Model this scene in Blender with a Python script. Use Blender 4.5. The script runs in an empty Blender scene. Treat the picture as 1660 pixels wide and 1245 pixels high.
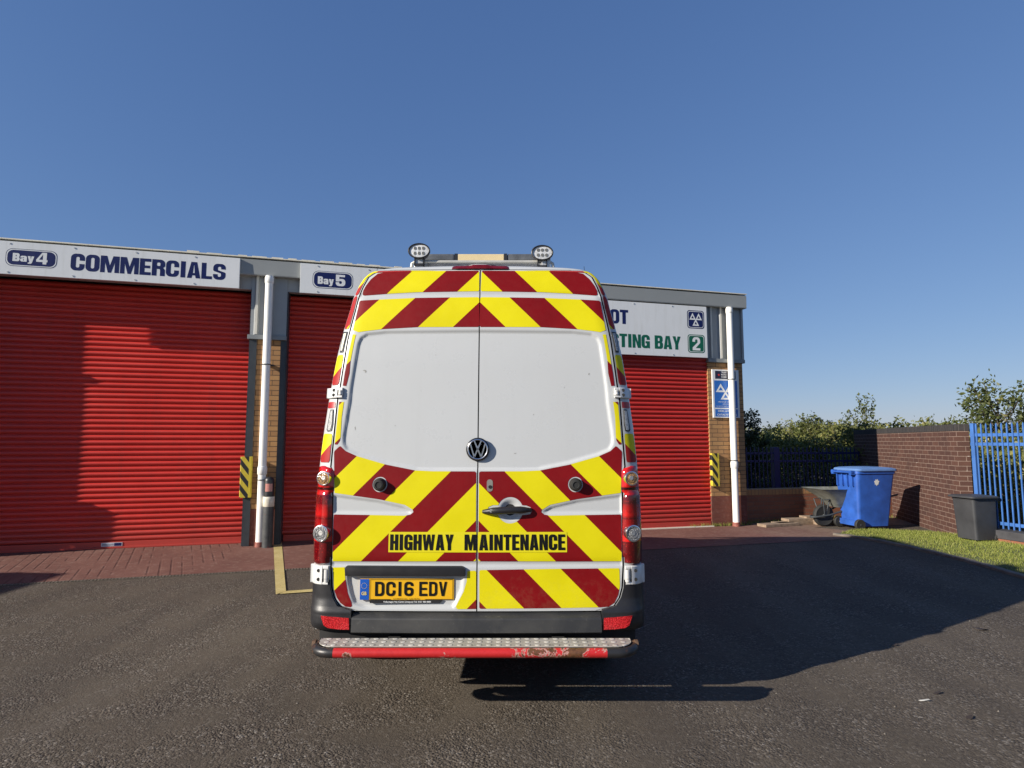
import bpy, bmesh, math, random
import numpy as np
from mathutils import Vector, Matrix
from mathutils.geometry import tessellate_polygon
R = math.radians
random.seed(7); rng = np.random.default_rng(11)
scene = bpy.context.scene
COL = scene.collection
# ------------------------------------------------------------------ camera, sky, sun, exposure
FPX = 990.0; PITCH = math.atan(93/FPX); CAMH = 1.5
cam = bpy.data.objects.new('camera', bpy.data.cameras.new('camera')); COL.objects.link(cam)
cam.location = (0, 0, CAMH); cam.rotation_euler = (R(90)+PITCH, 0, 0)
cam.data.sensor_width = 36; cam.data.lens = FPX/1660*36; cam.data.clip_end = 5000; cam.data.clip_start = .05
scene.camera = cam
SUN_EL = R(23.0); SUN_AZ = math.atan2(-.876, -.482)          # azimuth of the sun, from +Y towards +X
world = bpy.data.worlds.new('World'); scene.world = world; world.use_nodes = True
wn = world.node_tree; wn.nodes.clear()
sky = wn.nodes.new('ShaderNodeTexSky'); sky.sky_type = 'NISHITA'; sky.sun_disc = False
sky.sun_elevation = SUN_EL; sky.sun_rotation = SUN_AZ; sky.air_density = 1.0; sky.dust_density = .15; sky.ozone_density = 4.0
bg = wn.nodes.new('ShaderNodeBackground'); bg.inputs[1].default_value = .062
wo = wn.nodes.new('ShaderNodeOutputWorld')
# tone of the phone's sky: a flatter, bluer gradient than the raw model
ST_ = .062; sp_ = wn.nodes.new('ShaderNodeSeparateColor'); cb_ = wn.nodes.new('ShaderNodeCombineColor'); wn.links.new(sky.outputs[0], sp_.inputs[0])
for ch_, (gm_, k_) in enumerate(((.75, .565), (.645, .545), (.51, .63))):
    pw_ = wn.nodes.new('ShaderNodeMath'); pw_.operation = 'POWER'; wn.links.new(sp_.outputs[ch_], pw_.inputs[0]); pw_.inputs[1].default_value = gm_
    ml_ = wn.nodes.new('ShaderNodeMath'); ml_.operation = 'MULTIPLY'; ml_.inputs[1].default_value = k_*ST_**gm_/ST_; wn.links.new(pw_.outputs[0], ml_.inputs[0]); wn.links.new(ml_.outputs[0], cb_.inputs[ch_])
wn.links.new(cb_.outputs[0], bg.inputs[0]); wn.links.new(bg.outputs[0], wo.inputs[0])
sd = bpy.data.lights.new('sun', 'SUN'); sd.energy = 5.0; sd.angle = R(.5); sd.color = (1, .92, .81)
sun = bpy.data.objects.new('sun', sd); COL.objects.link(sun)
LD = Vector((.876*math.cos(SUN_EL), .482*math.cos(SUN_EL), -math.sin(SUN_EL)))
sun.rotation_euler = LD.to_track_quat('-Z', 'Y').to_euler()
sun.location = (-20, -12, 12)
scene.view_settings.view_transform = 'Standard'; scene.view_settings.look = 'None'
scene.view_settings.exposure = .62; scene.view_settings.gamma = 1
scene.cycles.max_bounces = 6

# ------------------------------------------------------------------ photo measurement helpers
def ray(x, y):
    cx = (x-830)/FPX; cy = (622.5-y)/FPX
    return Vector((cx, math.cos(PITCH)-cy*math.sin(PITCH), math.sin(PITCH)+cy*math.cos(PITCH)))
TH = math.atan(.281); O = Vector((-3.55, 9.0, 0))
UX = Vector((math.cos(TH), math.sin(TH), 0)); UN = Vector((math.sin(TH), -math.cos(TH), 0))
def fac(x, y, off=0.0):
    d = ray(x, y); t = (UN.dot(O)+off)/UN.dot(d); p = d*t
    return (p-O).dot(UX), CAMH+p.z
def FW(x, y, z=0.0):                     # building frame (y into the building) to world
    p = O+UX*x-UN*y; return (p.x, p.y, z)
def gr(x, y, z=0.0):
    d = ray(x, y); t = (z-CAMH)/d.z; return (d.x*t, d.y*t)

# ------------------------------------------------------------------ mesh helpers
def tag(o, label=None, cat=None, group=None, kind=None):
    if label: o['label'] = label
    if cat: o['category'] = cat
    if group: o['group'] = group
    if kind: o['kind'] = kind
    return o
def empty(name, label, cat, loc=(0, 0, 0), rz=0, group=None):
    o = bpy.data.objects.new(name, None); COL.objects.link(o); o.empty_display_size = .1
    o.location = loc; o.rotation_euler = (0, 0, rz)
    return tag(o, label, cat, group)
def link(name, me, mats, parent=None):
    o = bpy.data.objects.new(name, me); COL.objects.link(o)
    for m in (mats if isinstance(mats, (list, tuple)) else [mats]): me.materials.append(m)
    if parent: o.parent = parent
    return o
class MB:
    def __init__(s): s.v = []; s.f = []; s.m = []
    def add(s, vs, fs, mi=0):
        b = len(s.v); s.v += [tuple(p) for p in vs]
        for f in fs: s.f.append([i+b for i in f]); s.m.append(mi)
        return s
    def box(s, x0, x1, y0, y1, z0, z1, mi=0, M=None):
        vs = [(x, y, z) for z in (z0, z1) for y in (y0, y1) for x in (x0, x1)]
        if M: vs = [M @ Vector(p) for p in vs]
        return s.add(vs, [(0, 2, 3, 1), (4, 5, 7, 6), (0, 1, 5, 4), (2, 6, 7, 3), (0, 4, 6, 2), (1, 3, 7, 5)], mi)
    def cyl(s, p0, p1, r0, r1=None, n=20, mi=0, caps=True):
        r1 = r0 if r1 is None else r1
        p0 = Vector(p0); p1 = Vector(p1); d = (p1-p0).normalized()
        a = d.orthogonal().normalized(); b = d.cross(a)
        vs = []
        for p, r in ((p0, r0), (p1, r1)):
            for k in range(n):
                t = 2*math.pi*k/n; vs.append(p+a*(r*math.cos(t))+b*(r*math.sin(t)))
        fs = [(k, (k+1) % n, n+(k+1) % n, n+k) for k in range(n)]
        if caps: fs += [tuple(range(n-1, -1, -1)), tuple(range(n, 2*n))]
        return s.add(vs, fs, mi)
    def tube(s, pts, r, n=10, mi=0, closed=False):
        pts = [Vector(p) for p in pts]; m = len(pts); vs = []; prev = None
        for i, p in enumerate(pts):
            t = (pts[(i+1) % m]-pts[i-1]) if closed or 0 < i < m-1 else (pts[1]-pts[0] if i == 0 else pts[-1]-pts[-2])
            t.normalize()
            a = t.orthogonal().normalized() if prev is None else (prev-t*prev.dot(t)).normalized()
            prev = a; b = t.cross(a); rr = r[i] if isinstance(r, (list, tuple)) else r
            for k in range(n):
                q = 2*math.pi*k/n; vs.append(p+a*(rr*math.cos(q))+b*(rr*math.sin(q)))
        fs = []
        for i in range(m if closed else m-1):
            j = (i+1) % m
            fs += [(i*n+k, i*n+(k+1) % n, j*n+(k+1) % n, j*n+k) for k in range(n)]
        if not closed: fs += [tuple(range(n-1, -1, -1)), tuple(range((m-1)*n, m*n))]
        return s.add(vs, fs, mi)
    def lathe(s, prof, M, n=24, mi=0):        # prof [(r,h)], axis local z
        vs = [M @ Vector((r*math.cos(2*math.pi*k/n), r*math.sin(2*math.pi*k/n), h)) for r, h in prof for k in range(n)]
        fs = [(i*n+k, i*n+(k+1) % n, (i+1)*n+(k+1) % n, (i+1)*n+k) for i in range(len(prof)-1) for k in range(n)]
        fs += [tuple(range(n-1, -1, -1)), tuple(range((len(prof)-1)*n, len(prof)*n))]
        return s.add(vs, fs, mi)
    def prism(s, poly, fn, d0, d1, mi=0):     # poly [(a,b)], fn(a,b,d) -> xyz
        n = len(poly)
        vs = [fn(a, b, d0) for a, b in poly]+[fn(a, b, d1) for a, b in poly]
        fs = [tuple(range(n)), tuple(range(2*n-1, n-1, -1))]+[(k, n+k, n+(k+1) % n, (k+1) % n) for k in range(n)]
        return s.add(vs, fs, mi)
    def flat(s, loops, fn, mi=0):             # filled outline with holes
        pts = [p for l in loops for p in l]
        tris = tessellate_polygon([[Vector((a, b, 0)) for a, b in l] for l in loops])
        return s.add([fn(a, b) for a, b in pts], [tuple(t) for t in tris], mi)
    def grid(s, rows, mi=0, closed=False):
        n = len(rows[0]); vs = [p for r in rows for p in r]
        fs = []
        for i in range(len(rows)-1):
            for k in range(n if closed else n-1):
                fs.append((i*n+k, i*n+(k+1) % n, (i+1)*n+(k+1) % n, (i+1)*n+k))
        return s.add(vs, fs, mi)
    def build(s, name, mats, parent=None, smooth=None, bevel=0, seg=2, fix=True):
        me = bpy.data.meshes.new(name); me.from_pydata(s.v, [], s.f)
        me.polygons.foreach_set('material_index', s.m)
        if bevel or fix:
            bm = bmesh.new(); bm.from_mesh(me)
            if fix: bmesh.ops.recalc_face_normals(bm, faces=bm.faces)
            if bevel:
                es = [e for e in bm.edges if len(e.link_faces) == 2 and e.calc_face_angle(0) > R(35)]
                bmesh.ops.bevel(bm, geom=es, offset=bevel, segments=seg, affect='EDGES', profile=.6, clamp_overlap=True)
            bm.to_mesh(me); bm.free()
        if smooth is not None:
            me.polygons.foreach_set('use_smooth', [True]*len(me.polygons))
            me.set_sharp_from_angle(angle=R(smooth))
        me.update()
        return link(name, me, mats, parent)
def rr(x0, y0, x1, y1, r, n=6):               # rounded rectangle, CCW from the top right corner; r = number or (tr,tl,bl,br)
    rs = r if isinstance(r, (list, tuple)) else (r,)*4; out = []
    for k, (cx, cy, sx, sy) in enumerate(((x1, y1, -1, -1), (x0, y1, 1, -1), (x0, y0, 1, 1), (x1, y0, -1, 1))):
        q = rs[k]
        if q <= 1e-6: out.append((cx, cy)); continue
        for i in range(n+1):
            t = math.pi/2*(k+i/n); out.append((cx+sx*q+q*math.cos(t), cy+sy*q+q*math.sin(t)))
    return out
def arc(cx, cy, rx, ry, a0, a1, n=6):
    return [(cx+rx*math.cos(R(a0+(a1-a0)*i/n)), cy+ry*math.sin(R(a0+(a1-a0)*i/n))) for i in range(n+1)]

# ------------------------------------------------------------------ block lettering (own outlines, unit height)
def glyph(c, w, s, t):
    ro = min(w*.42, .26); ri = max(.02, min(ro-s*.55, (w-2*s)/2*.9)); m = w/2
    O_ = rr(0, 0, w, 1, ro); I_ = rr(s, t, w-s, 1-t, ri)
    TR = arc(w-ro, 1-ro, ro, ro, 0, 90); TL = arc(ro, 1-ro, ro, ro, 90, 180); BL = arc(ro, ro, ro, ro, 180, 270); BR = arc(w-ro, ro, ro, ro, 270, 360)
    iTR = arc(w-s-ri, 1-t-ri, ri, ri, 90, 0); iTL = arc(s+ri, 1-t-ri, ri, ri, 180, 90); iBL = arc(s+ri, t+ri, ri, ri, 270, 180); iBR = arc(w-s-ri, t+ri, ri, ri, 360, 270)
    if c == 'O': return [O_, I_]
    if c == 'C': return [[(w, .6)]+TR+TL+BL+BR+[(w, .4), (w-s, .4)]+iBR+iBL+iTL+iTR+[(w-s, .6)]]
    if c == 'G': return [[(w, .63)]+TR+TL+BL+[(w-s*.8, 0), (w-s*.6, .07), (w-s*.5, 0), (w, 0), (w, .53), (m-.01, .53), (m-.01, .53-t*.85), (w-s, .53-t*.85)]+iBR+iBL+iTL+iTR+[(w-s, .63)]]
    if c == 'D': return [rr(0, 0, w, 1, (ro, 0, 0, ro)), rr(s, t, w-s, 1-t, (ri, .0, .0, ri))]
    if c == 'B': return [[(0, 0)]+arc(w-ro*.8, ro*.8, ro*.8, ro*.8, 270, 360)+[(w, .40), (w*.88, .51), (w*.97, .61)]+arc(w*.97-ro*.8, 1-ro*.8, ro*.8, ro*.8, 0, 90)+[(0, 1)],
                         rr(s, t, w-s, .5-t*.4, ri*.8), rr(s, .5+t*.45, w*.97-s, 1-t, ri*.8)]
    if c == 'R': return [[(0, 0), (s, 0), (s, .42), (s+.03, .42)]+arc(w-s-ri, .42-ri, ri, ri, 90, 0)+[(w-s, 0), (w, 0), (w, .38), (w*.86, .50), (w, .60)]+TR+[(0, 1)], rr(s, .42+t, w-s, 1-t, ri*.8)]
    if c == 'P': return [[(0, 0), (s, 0), (s, .4), (w-ro, .4)]+arc(w-ro, .4+ro, ro, ro, 270, 360)+TR+[(0, 1)], rr(s, .4+t, w-s, 1-t, ri*.8)]
    if c == 'S': return [[(w, .66)]+TR+TL+[(0, .6)]+arc(ro, .60, ro, .12, 180, 250)+[(w-s-.01, .40)]+[(w-s, .34)]+iBR+iBL+[(s, .34), (0, .34)]+BL+BR+[(w, .40)]+arc(w-ro, .40, ro, .12, 0, 70)+[(s+.01, .60), (s, .66)]+iTL+iTR+[(w-s, .66)]]
    if c == 'E': return [[(0, 0), (w, 0), (w, t), (s, t), (s, .5-t*.45), (w*.93, .5-t*.45), (w*.93, .5+t*.45), (s, .5+t*.45), (s, 1-t), (w, 1-t), (w, 1), (0, 1)]]
    if c == 'F': return [[(0, 0), (s, 0), (s, .5-t*.45), (w*.9, .5-t*.45), (w*.9, .5+t*.45), (s, .5+t*.45), (s, 1-t), (w, 1-t), (w, 1), (0, 1)]]
    if c == 'H': return [[(0, 0), (s, 0), (s, .5-t*.5), (w-s, .5-t*.5), (w-s, 0), (w, 0), (w, 1), (w-s, 1), (w-s, .5+t*.5), (s, .5+t*.5), (s, 1), (0, 1)]]
    if c == 'I' or c == '1': return [[(m-s/2, 0), (m+s/2, 0), (m+s/2, 1), (m-s/2, 1)]]
    if c == 'L': return [[(0, 0), (w, 0), (w, t), (s, t), (s, 1), (0, 1)]]
    if c == 'T': return [[(m-s/2, 0), (m+s/2, 0), (m+s/2, 1-t), (w, 1-t), (w, 1), (0, 1), (0, 1-t), (m-s/2, 1-t)]]
    if c == 'M': return [[(0, 0), (0, 1), (s*1.25, 1), (m, .42), (w-s*1.25, 1), (w, 1), (w, 0), (w-s*.9, 0), (w-s*.9, .62), (m+s*.32, 0), (m-s*.32, 0), (s*.9, .62), (s*.9, 0)]]
    if c == 'N': return [[(0, 0), (0, 1), (s*1.0, 1), (w-s*.9, .42), (w-s*.9, 1), (w, 1), (w, 0), (w-s*1.0, 0), (s*.9, .58), (s*.9, 0)]]
    if c == 'A':
        a = m-s*.62; e = lambda y: a*y+s*.98
        return [[(0, 0), (s*.98, 0), (e(.17), .17), (w-e(.17), .17), (w-s*.98, 0), (w, 0), (w-a, 1), (a, 1)], [(e(.17+t*.8), .17+t*.8), (w-e(.17+t*.8), .17+t*.8), (m+.012, .80), (m-.012, .80)]]
    if c == 'Y': return [[(m-s/2, 0), (m+s/2, 0), (m+s/2, .4), (w, 1), (w-s, 1), (m, .62), (s, 1), (0, 1), (m-s/2, .4)]]
    if c == 'V': return [[(m-s*.55, 0), (m+s*.55, 0), (w, 1), (w-s, 1), (m, .30), (s, 1), (0, 1)]]
    if c == 'W': q = s*.9; return [[(w*.27-q*.5, 0), (w*.27+q*.5, 0), (m, .55), (w*.73-q*.5, 0), (w*.73+q*.5, 0), (w, 1), (w-q, 1), (w*.735, .36), (m+q*.42, 1), (m-q*.42, 1), (w*.265, .36), (q, 1), (0, 1)]]
    if c == '2': return [[(0, .64), (s, .64), (s, .70)]+iTL+iTR+[(w-s, .60), (0, t*1.25), (0, 0), (w, 0), (w, t), (s*1.15, t), (w, .57)]+TR+TL]
    if c == '4': k = w-.07; return [[(k-s, 0), (k, 0), (k, .19), (w, .19), (w, .38), (k, .38), (k, 1), (k-s*1.25, 1), (0, .38), (0, .19), (k-s, .19)], [(s*.72, .38), (k-s, .38), (k-s, .84)]]
    if c == '5': h = .64; return [[(0, 1), (w*.95, 1), (w*.95, 1-t), (s, 1-t), (s, h-.03), (s+.04, h)]+arc(w-ro, h-ro, ro, ro, 90, 0)+arc(w-ro, ro, ro, ro, 360, 270)+arc(ro, ro, ro, ro, 270, 180)+[(0, .33), (s, .33)]+arc(s+ri, t+ri, ri, ri, 180, 270)+arc(w-s-ri, t+ri, ri, ri, 270, 360)+arc(w-s-ri, h-t-ri, ri, ri, 0, 90)+[(s+.02, h-t), (s, h-t-.05), (0, h-t-.05)]]
    if c == '6': return [[(w, .70)]+TR+TL+BL+BR+arc(w-ro*.8, .6-ro*.8, ro*.8, ro*.8, 0, 90)+[(s, .6)]+iTL+iTR+[(w-s, .70)], rr(s, t, w-s, .6-t, ri*.8)]
    if c == 'a': h = .72; r2 = ro*.8; i2 = ri*.6; return [[(w, 0)]+arc(w-r2, h-r2, r2, r2, 0, 90)+arc(r2, h-r2, r2, r2, 90, 180)+[(0, .48), (s, .48), (s, h-.16), (w-s, h-.16), (w-s, .44), (r2, .42), (0, .32), (0, .12), (r2*.6, 0)], rr(s, .11, w-s, .31, i2)]
    if c == 'y': return [[(0, .72), (s*.95, .72), (m, .3), (w-s*.95, .72), (w, .72), (m+s*.45, -.1), (m+s*.1, -.22), (.05, -.22), (.05, -.09), (m-s*.5, -.06), (m-s*.45, .02)]]
    return None
WID = {'M': 1.38, 'W': 1.5, 'I': .5, '1': .55, 'L': .85, 'E': .85, 'F': .8, 'A': 1.05, 'Y': 1.0, 'T': .9, 'V': 1.0, 'a': .95, 'y': .95, '4': 1.08}
def lettering(mb, text, x0, z0, x1, z1, fn, s=.5, t=.17, gap=.09, sp=.5, mono=False, mi=0):
    H = z1-z0; ws = [(sp if c == ' ' else (1 if mono and c not in 'I1' else WID.get(c, 1))) for c in text]
    unit = (x1-x0)/(sum(ws)+gap*(len(ws)-1)); x = x0
    for c, w in zip(text, ws):
        W = w*unit/H
        if c != ' ':
            st = s*unit/H
            if c in 'I1': st = min(st, W)
            for_l = glyph(c, W, st, t)
            mb.flat([[(x+a*H, z0+b*H) for a, b in l] for l in for_l], fn, mi)
        x += (w+gap)*unit
def small_text(mb, text, x0, z0, x1, h, fn, mi=0, bold=.02):
    cu = bpy.data.curves.new('t', 'FONT'); cu.body = text; cu.size = 1; cu.offset = bold; cu.resolution_u = 2
    ob = bpy.data.objects.new('t', cu); COL.objects.link(ob)
    bpy.context.view_layer.update()
    me = bpy.data.meshes.new_from_object(ob.evaluated_get(bpy.context.evaluated_depsgraph_get()))
    vs = [v.co.copy() for v in me.vertices]; fs = [tuple(p.vertices) for p in me.polygons]
    bpy.data.objects.remove(ob); bpy.data.curves.remove(cu); bpy.data.meshes.remove(me)
    a0 = min(v.x for v in vs); a1 = max(v.x for v in vs); k = h/.7
    if x1 is None: sx = k
    else: sx = (x1-x0)/(a1-a0)
    mb.add([fn(x0+(v.x-a0)*sx, z0+v.y*k) for v in vs], fs, mi)

# ------------------------------------------------------------------ materials
class NT:
    def __init__(s, name):
        s.m = bpy.data.materials.new(name); s.m.use_nodes = True; s.t = s.m.node_tree
        s.b = s.t.nodes['Principled BSDF']; s.o = s.t.nodes['Material Output']
    def n(s, typ, **kw):
        nd = s.t.nodes.new('ShaderNode'+typ)
        for k, v in kw.items():
            if k.startswith('i_'): nd.inputs[k[2:].replace('_', ' ')].default_value = v
            else: setattr(nd, k, v)
        return nd
    def l(s, a, b): s.t.links.new(a, b)
    def co(s, kind='Object'): return s.n('TexCoord').outputs[kind]
    def noise(s, scale, detail=4, rough=.55, vec=None, dist=0):
        nd = s.n('TexNoise'); nd.inputs['Scale'].default_value = scale; nd.inputs['Detail'].default_value = detail
        nd.inputs['Roughness'].default_value = rough; nd.inputs['Distortion'].default_value = dist
        s.l(vec if vec is not None else s.co(), nd.inputs['Vector']); return nd.outputs['Fac']
    def ramp(s, fac, stops, interp='LINEAR'):
        r = s.n('ValToRGB'); r.color_ramp.interpolation = interp
        e = r.color_ramp.elements
        while len(e) < len(stops): e.new(.5)
        for k, (p, c) in enumerate(stops):
            e[k].position = p; e[k].color = (c, c, c, 1) if isinstance(c, (int, float)) else (*c, 1)
        s.l(fac, r.inputs[0]); return r.outputs[0]
    def mix(s, fac, a, b, mode='MIX'):
        x = s.n('Mix', data_type='RGBA', blend_type=mode)
        for sock, v in ((x.inputs[0], fac), (x.inputs[6], a), (x.inputs[7], b)):
            if isinstance(v, (int, float)): sock.default_value = v
            elif isinstance(v, tuple): sock.default_value = (*v, 1)
            else: s.l(v, sock)
        return x.outputs[2]
    def math(s, op, a, b=0.0, c=0.0):
        x = s.n('Math', operation=op)
        for k, v in enumerate((a, b, c)):
            if isinstance(v, (int, float)): x.inputs[k].default_value = v
            else: s.l(v, x.inputs[k])
        return x.outputs[0]
    def xyz(s, vec=None):
        x = s.n('SeparateXYZ'); s.l(vec if vec is not None else s.co(), x.inputs[0]); return x.outputs
    def comb(s, a, b, c=0.0):
        x = s.n('CombineXYZ')
        for k, v in enumerate((a, b, c)):
            if isinstance(v, (int, float)): x.inputs[k].default_value = v
            else: s.l(v, x.inputs[k])
        return x.outputs[0]
    def bump(s, h, strength=.3, dist=.01):
        b = s.n('Bump'); b.inputs['Strength'].default_value = strength; b.inputs['Distance'].default_value = dist
        s.l(h, b.inputs['Height']); s.l(b.outputs[0], s.b.inputs['Normal']); return b
    def set(s, col=None, rough=None, metal=None, coat=None, spec=None):
        for key, v in (('Base Color', col), ('Roughness', rough), ('Metallic', metal), ('Coat Weight', coat), ('Specular IOR Level', spec)):
            if v is None: continue
            if isinstance(v, (int, float)): s.b.inputs[key].default_value = v
            elif isinstance(v, tuple): s.b.inputs[key].default_value = (*v, 1)
            else: s.l(v, s.b.inputs[key])
        return s
def plain(name, col, rough=.5, metal=0, var=.12, scale=6, coat=0, spec=.5, bump=0, bscale=200):
    m = NT(name); n = m.noise(scale, 5)
    dk = tuple(c*(1-var) for c in col); lt = tuple(min(1, c*(1+var)) for c in col)
    m.set(m.ramp(n, [(.3, dk), (.7, lt)]), m.ramp(m.noise(scale*3, 3), [(.3, max(.02, rough-.06)), (.7, min(1, rough+.06))]), metal, coat, spec)
    if bump: m.bump(m.noise(bscale, 3), bump, .002)
    return m.m
WHITE = (.47, .485, .485)
def van_white():
    m = NT('van_white_paint'); n = m.noise(1.3, 6, .6); n2 = m.noise(9, 6, .7)
    c = m.mix(m.ramp(n, [(.45, 0.0), (.75, .3)]), WHITE, (.44, .45, .44))
    x = m.xyz(); st = m.noise(1, 5, .65, vec=m.comb(m.math('MULTIPLY', x[0], 16), 0.0, m.math('MULTIPLY', x[2], 1.1))); c = m.mix(m.ramp(st, [(.52, 0.0), (.78, .10)]), c, (.36, .36, .335))
    low = m.ramp(m.math('MULTIPLY', m.math('SUBTRACT', 1.25, x[2]), n2), [(.2, 0.0), (.7, .30)])
    c = m.mix(low, c, (.36, .345, .31))
    m.set(c, m.ramp(n2, [(.3, .24), (.7, .38)]), 0, .25); return m.m
M_white = van_white()
def chevron(name, phase, slope=1.0, faded=False):
    m = NT(name); x = m.xyz()
    ax = m.math('ABSOLUTE', x[0])
    d = m.math('ADD', m.math('MULTIPLY', ax, 1.0), m.math('MULTIPLY', x[2], slope))
    f = m.math('FRACT', m.math('DIVIDE', m.math('SUBTRACT', d, phase), PERIOD))
    isred = m.math('LESS_THAN', f, .5)
    # retroreflective honeycomb
    vo = m.n('TexVoronoi'); vo.voronoi_dimensions = '2D'; vo.feature = 'DISTANCE_TO_EDGE'; vo.inputs['Scale'].default_value = 190
    vo.inputs['Randomness'].default_value = .15
    m.l(m.comb(x[0], x[2]), vo.inputs['Vector'])
    cell = m.ramp(vo.outputs['Distance'], [(.04, .72), (.16, 1.0)])
    n = m.noise(4, 5); n2 = m.noise(30, 5, .7)
    red = m.ramp(n, [(.3, (.165, .003, .005)), (.7, (.21, .005, .007))])
    yel = m.ramp(n, [(.3, (.60, .53, .003)), (.7, (.67, .60, .006))])
    if faded: red = m.mix(.45, red, (.55, .035, .03))
    c = m.mix(isred, yel, red)
    cm = m.mix(m.math('ADD', m.math('MULTIPLY', isred, .65), .2), c, cell, 'MULTIPLY')
    low = m.ramp(m.math('MULTIPLY', m.math('SUBTRACT', 1.2, x[2]), n2), [(.25, 0.0), (.75, .25)])
    cm = m.mix(low, cm, (.30, .25, .12))
    m.set(cm, m.ramp(n2, [(.3, .4), (.7, .6)]), 0, 0, .18)
    m.bump(vo.outputs['Distance'], .12, .001)
    return m.m
PERIOD = .4185
M_black = plain('black_plastic', (.016, .016, .018), .42, var=.25, bump=.15, bscale=600)
M_rubber = plain('black_rubber', (.018, .018, .017), .75, var=.3)
M_gap = plain('shadow_gap_seal', (.008, .008, .009), .8)
M_chrome = plain('chrome', (.80, .80, .81), .2, 1, var=.04)
M_steel = plain('galvanised_steel', (.52, .52, .50), .45, .8, var=.15, scale=20)
M_hinge = plain('painted_hinge_white', (.62, .62, .60), .35, var=.06)
M_text = plain('black_vinyl', (.004, .004, .004), .5, spec=.25)
M_navy = plain('navy_vinyl', (.007, .014, .085), .4, var=.08, spec=.3)
M_green = plain('green_vinyl', (.004, .105, .062), .4, var=.08, spec=.3)
def mat_sign():
    m = NT('white_sign_panel'); x = m.xyz(); st = m.noise(1, 5, .65, vec=m.comb(m.math('MULTIPLY', x[0], 11), 0.0, m.math('MULTIPLY', x[2], 1.3))); n = m.noise(1.1, 5)
    c = m.mix(m.ramp(n, [(.3, 0.0), (.7, 1.0)]), (.66, .68, .68), (.72, .735, .73)); c = m.mix(m.ramp(st, [(.50, 0.0), (.75, .35)]), c, (.50, .50, .46))
    m.set(c, .38); return m.m
M_signwhite = mat_sign()
M_pipe = plain('white_plastic_pipe', (.80, .79, .74), .38, var=.05, scale=3)
M_cream = plain('cream_trim', (.70, .66, .54), .5, var=.12)
M_darksteel = plain('dark_grey_steel', (.032, .038, .044), .5, var=.2, scale=8)
M_bumpery = plain('x', (.5, .5, .5))
def mat_bumper():
    m = NT('worn_grey_bumper'); n = m.noise(3, 6, .65, dist=.6); n2 = m.noise(40, 5, .7)
    x = m.xyz()
    up = m.ramp(x[2], [(.43, 0.0), (.545, 1.0)]) if False else m.math('MULTIPLY', n, 1.0)
    c = m.mix(m.ramp(up, [(.42, 0.0), (.7, .8)]), (.022, .023, .025), (.062, .060, .054))
    c = m.mix(m.ramp(n2, [(.62, 0.0), (.75, .6)]), c, (.14, .135, .12))
    m.set(c, .55); m.bump(n2, .15, .002); return m.m
M_bump = mat_bumper()
def mat_shutter(name, col):
    m = NT(name); x = m.xyz()
    slat = m.math('FLOOR', m.math('DIVIDE', x[2], .075))
    wn_ = m.n('TexWhiteNoise', noise_dimensions='1D'); m.l(slat, wn_.inputs['W'])
    n = m.noise(1.4, 5, .6); st = m.noise(1, 4, .6, vec=m.comb(m.math('MULTIPLY', x[0], 9), x[1], m.math('MULTIPLY', x[2], .6)))
    c = m.ramp(n, [(.3, tuple(k*.86 for k in col)), (.7, col)])
    c = m.mix(m.math('MULTIPLY', wn_.outputs[0], .22), c, tuple(k*.7 for k in col))
    c = m.mix(m.ramp(st, [(.55, 0.0), (.8, .22)]), c, (.16, .05, .04))
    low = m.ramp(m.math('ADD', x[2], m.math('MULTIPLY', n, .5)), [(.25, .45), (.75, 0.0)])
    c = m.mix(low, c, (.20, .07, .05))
    m.set(c, m.ramp(n, [(.3, .36), (.7, .5)]), 0, 0, .45); return m.m
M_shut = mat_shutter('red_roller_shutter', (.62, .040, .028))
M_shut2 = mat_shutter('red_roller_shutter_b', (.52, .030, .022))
def mat_brick(name, c1, c2, mortar, base=None, basez=.55, stain=None, white=False, bw=.225, rh=.075, rough=.85):
    m = NT(name); x = m.xyz(); v = m.comb(m.math('ADD', x[0], x[1]), x[2])
    b = m.n('TexBrick'); b.inputs['Scale'].default_value = 1; b.inputs['Brick Width'].default_value = bw; b.inputs['Row Height'].default_value = rh
    b.inputs['Mortar Size'].default_value = .0055; b.inputs['Mortar Smooth'].default_value = .15; b.inputs['Bias'].default_value = 0
    b.inputs['Color1'].default_value = (*c1, 1); b.inputs['Color2'].default_value = (*c2, 1); b.inputs['Mortar'].default_value = (*mortar, 1)
    m.l(v, b.inputs['Vector'])
    n = m.noise(14, 6, .7); n1 = m.noise(1.6, 5, .6); n3 = m.noise(70, 4, .7)
    c = m.mix(m.ramp(n, [(.35, 0.0), (.75, .5)]), b.outputs['Color'], tuple(k*.62 for k in c1))
    c = m.mix(m.ramp(n3, [(.6, 0.0), (.8, .3)]), c, mortar)
    if stain: c = m.mix(m.ramp(n1, [(.5, 0.0), (.72, .55)]), c, stain)
    if base:
        bc = m.mix(m.ramp(n, [(.5, 0.0), (.78, .6)]), m.mix(.35, base, b.outputs['Color'], 'MULTIPLY'), (.32, .24, .20))
        c = m.mix(m.math('LESS_THAN', m.math('ADD', x[2], m.math('MULTIPLY', n1, .03)), basez), c, m.mix(.45, bc, base))
    if white:
        w = m.math('MULTIPLY', m.ramp(m.noise(5, 6, .75), [(.62, 0.0), (.66, 1.0)]), m.ramp(b.outputs['Fac'], [(.3, 0.0), (.6, 1.0)]))
        c = m.mix(w, c, (.55, .50, .45))
    m.set(c, rough, 0, 0, .3)
    h = m.math('ADD', m.math('MULTIPLY', b.outputs['Fac'], -1.0), m.math('MULTIPLY', n3, .35))
    m.bump(h, .7, .006); return m.m
M_buff = mat_brick('buff_brick', (.46, .26, .11), (.33, .175, .08), (.085, .06, .04), base=(.16, .055, .04), basez=.545)
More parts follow.
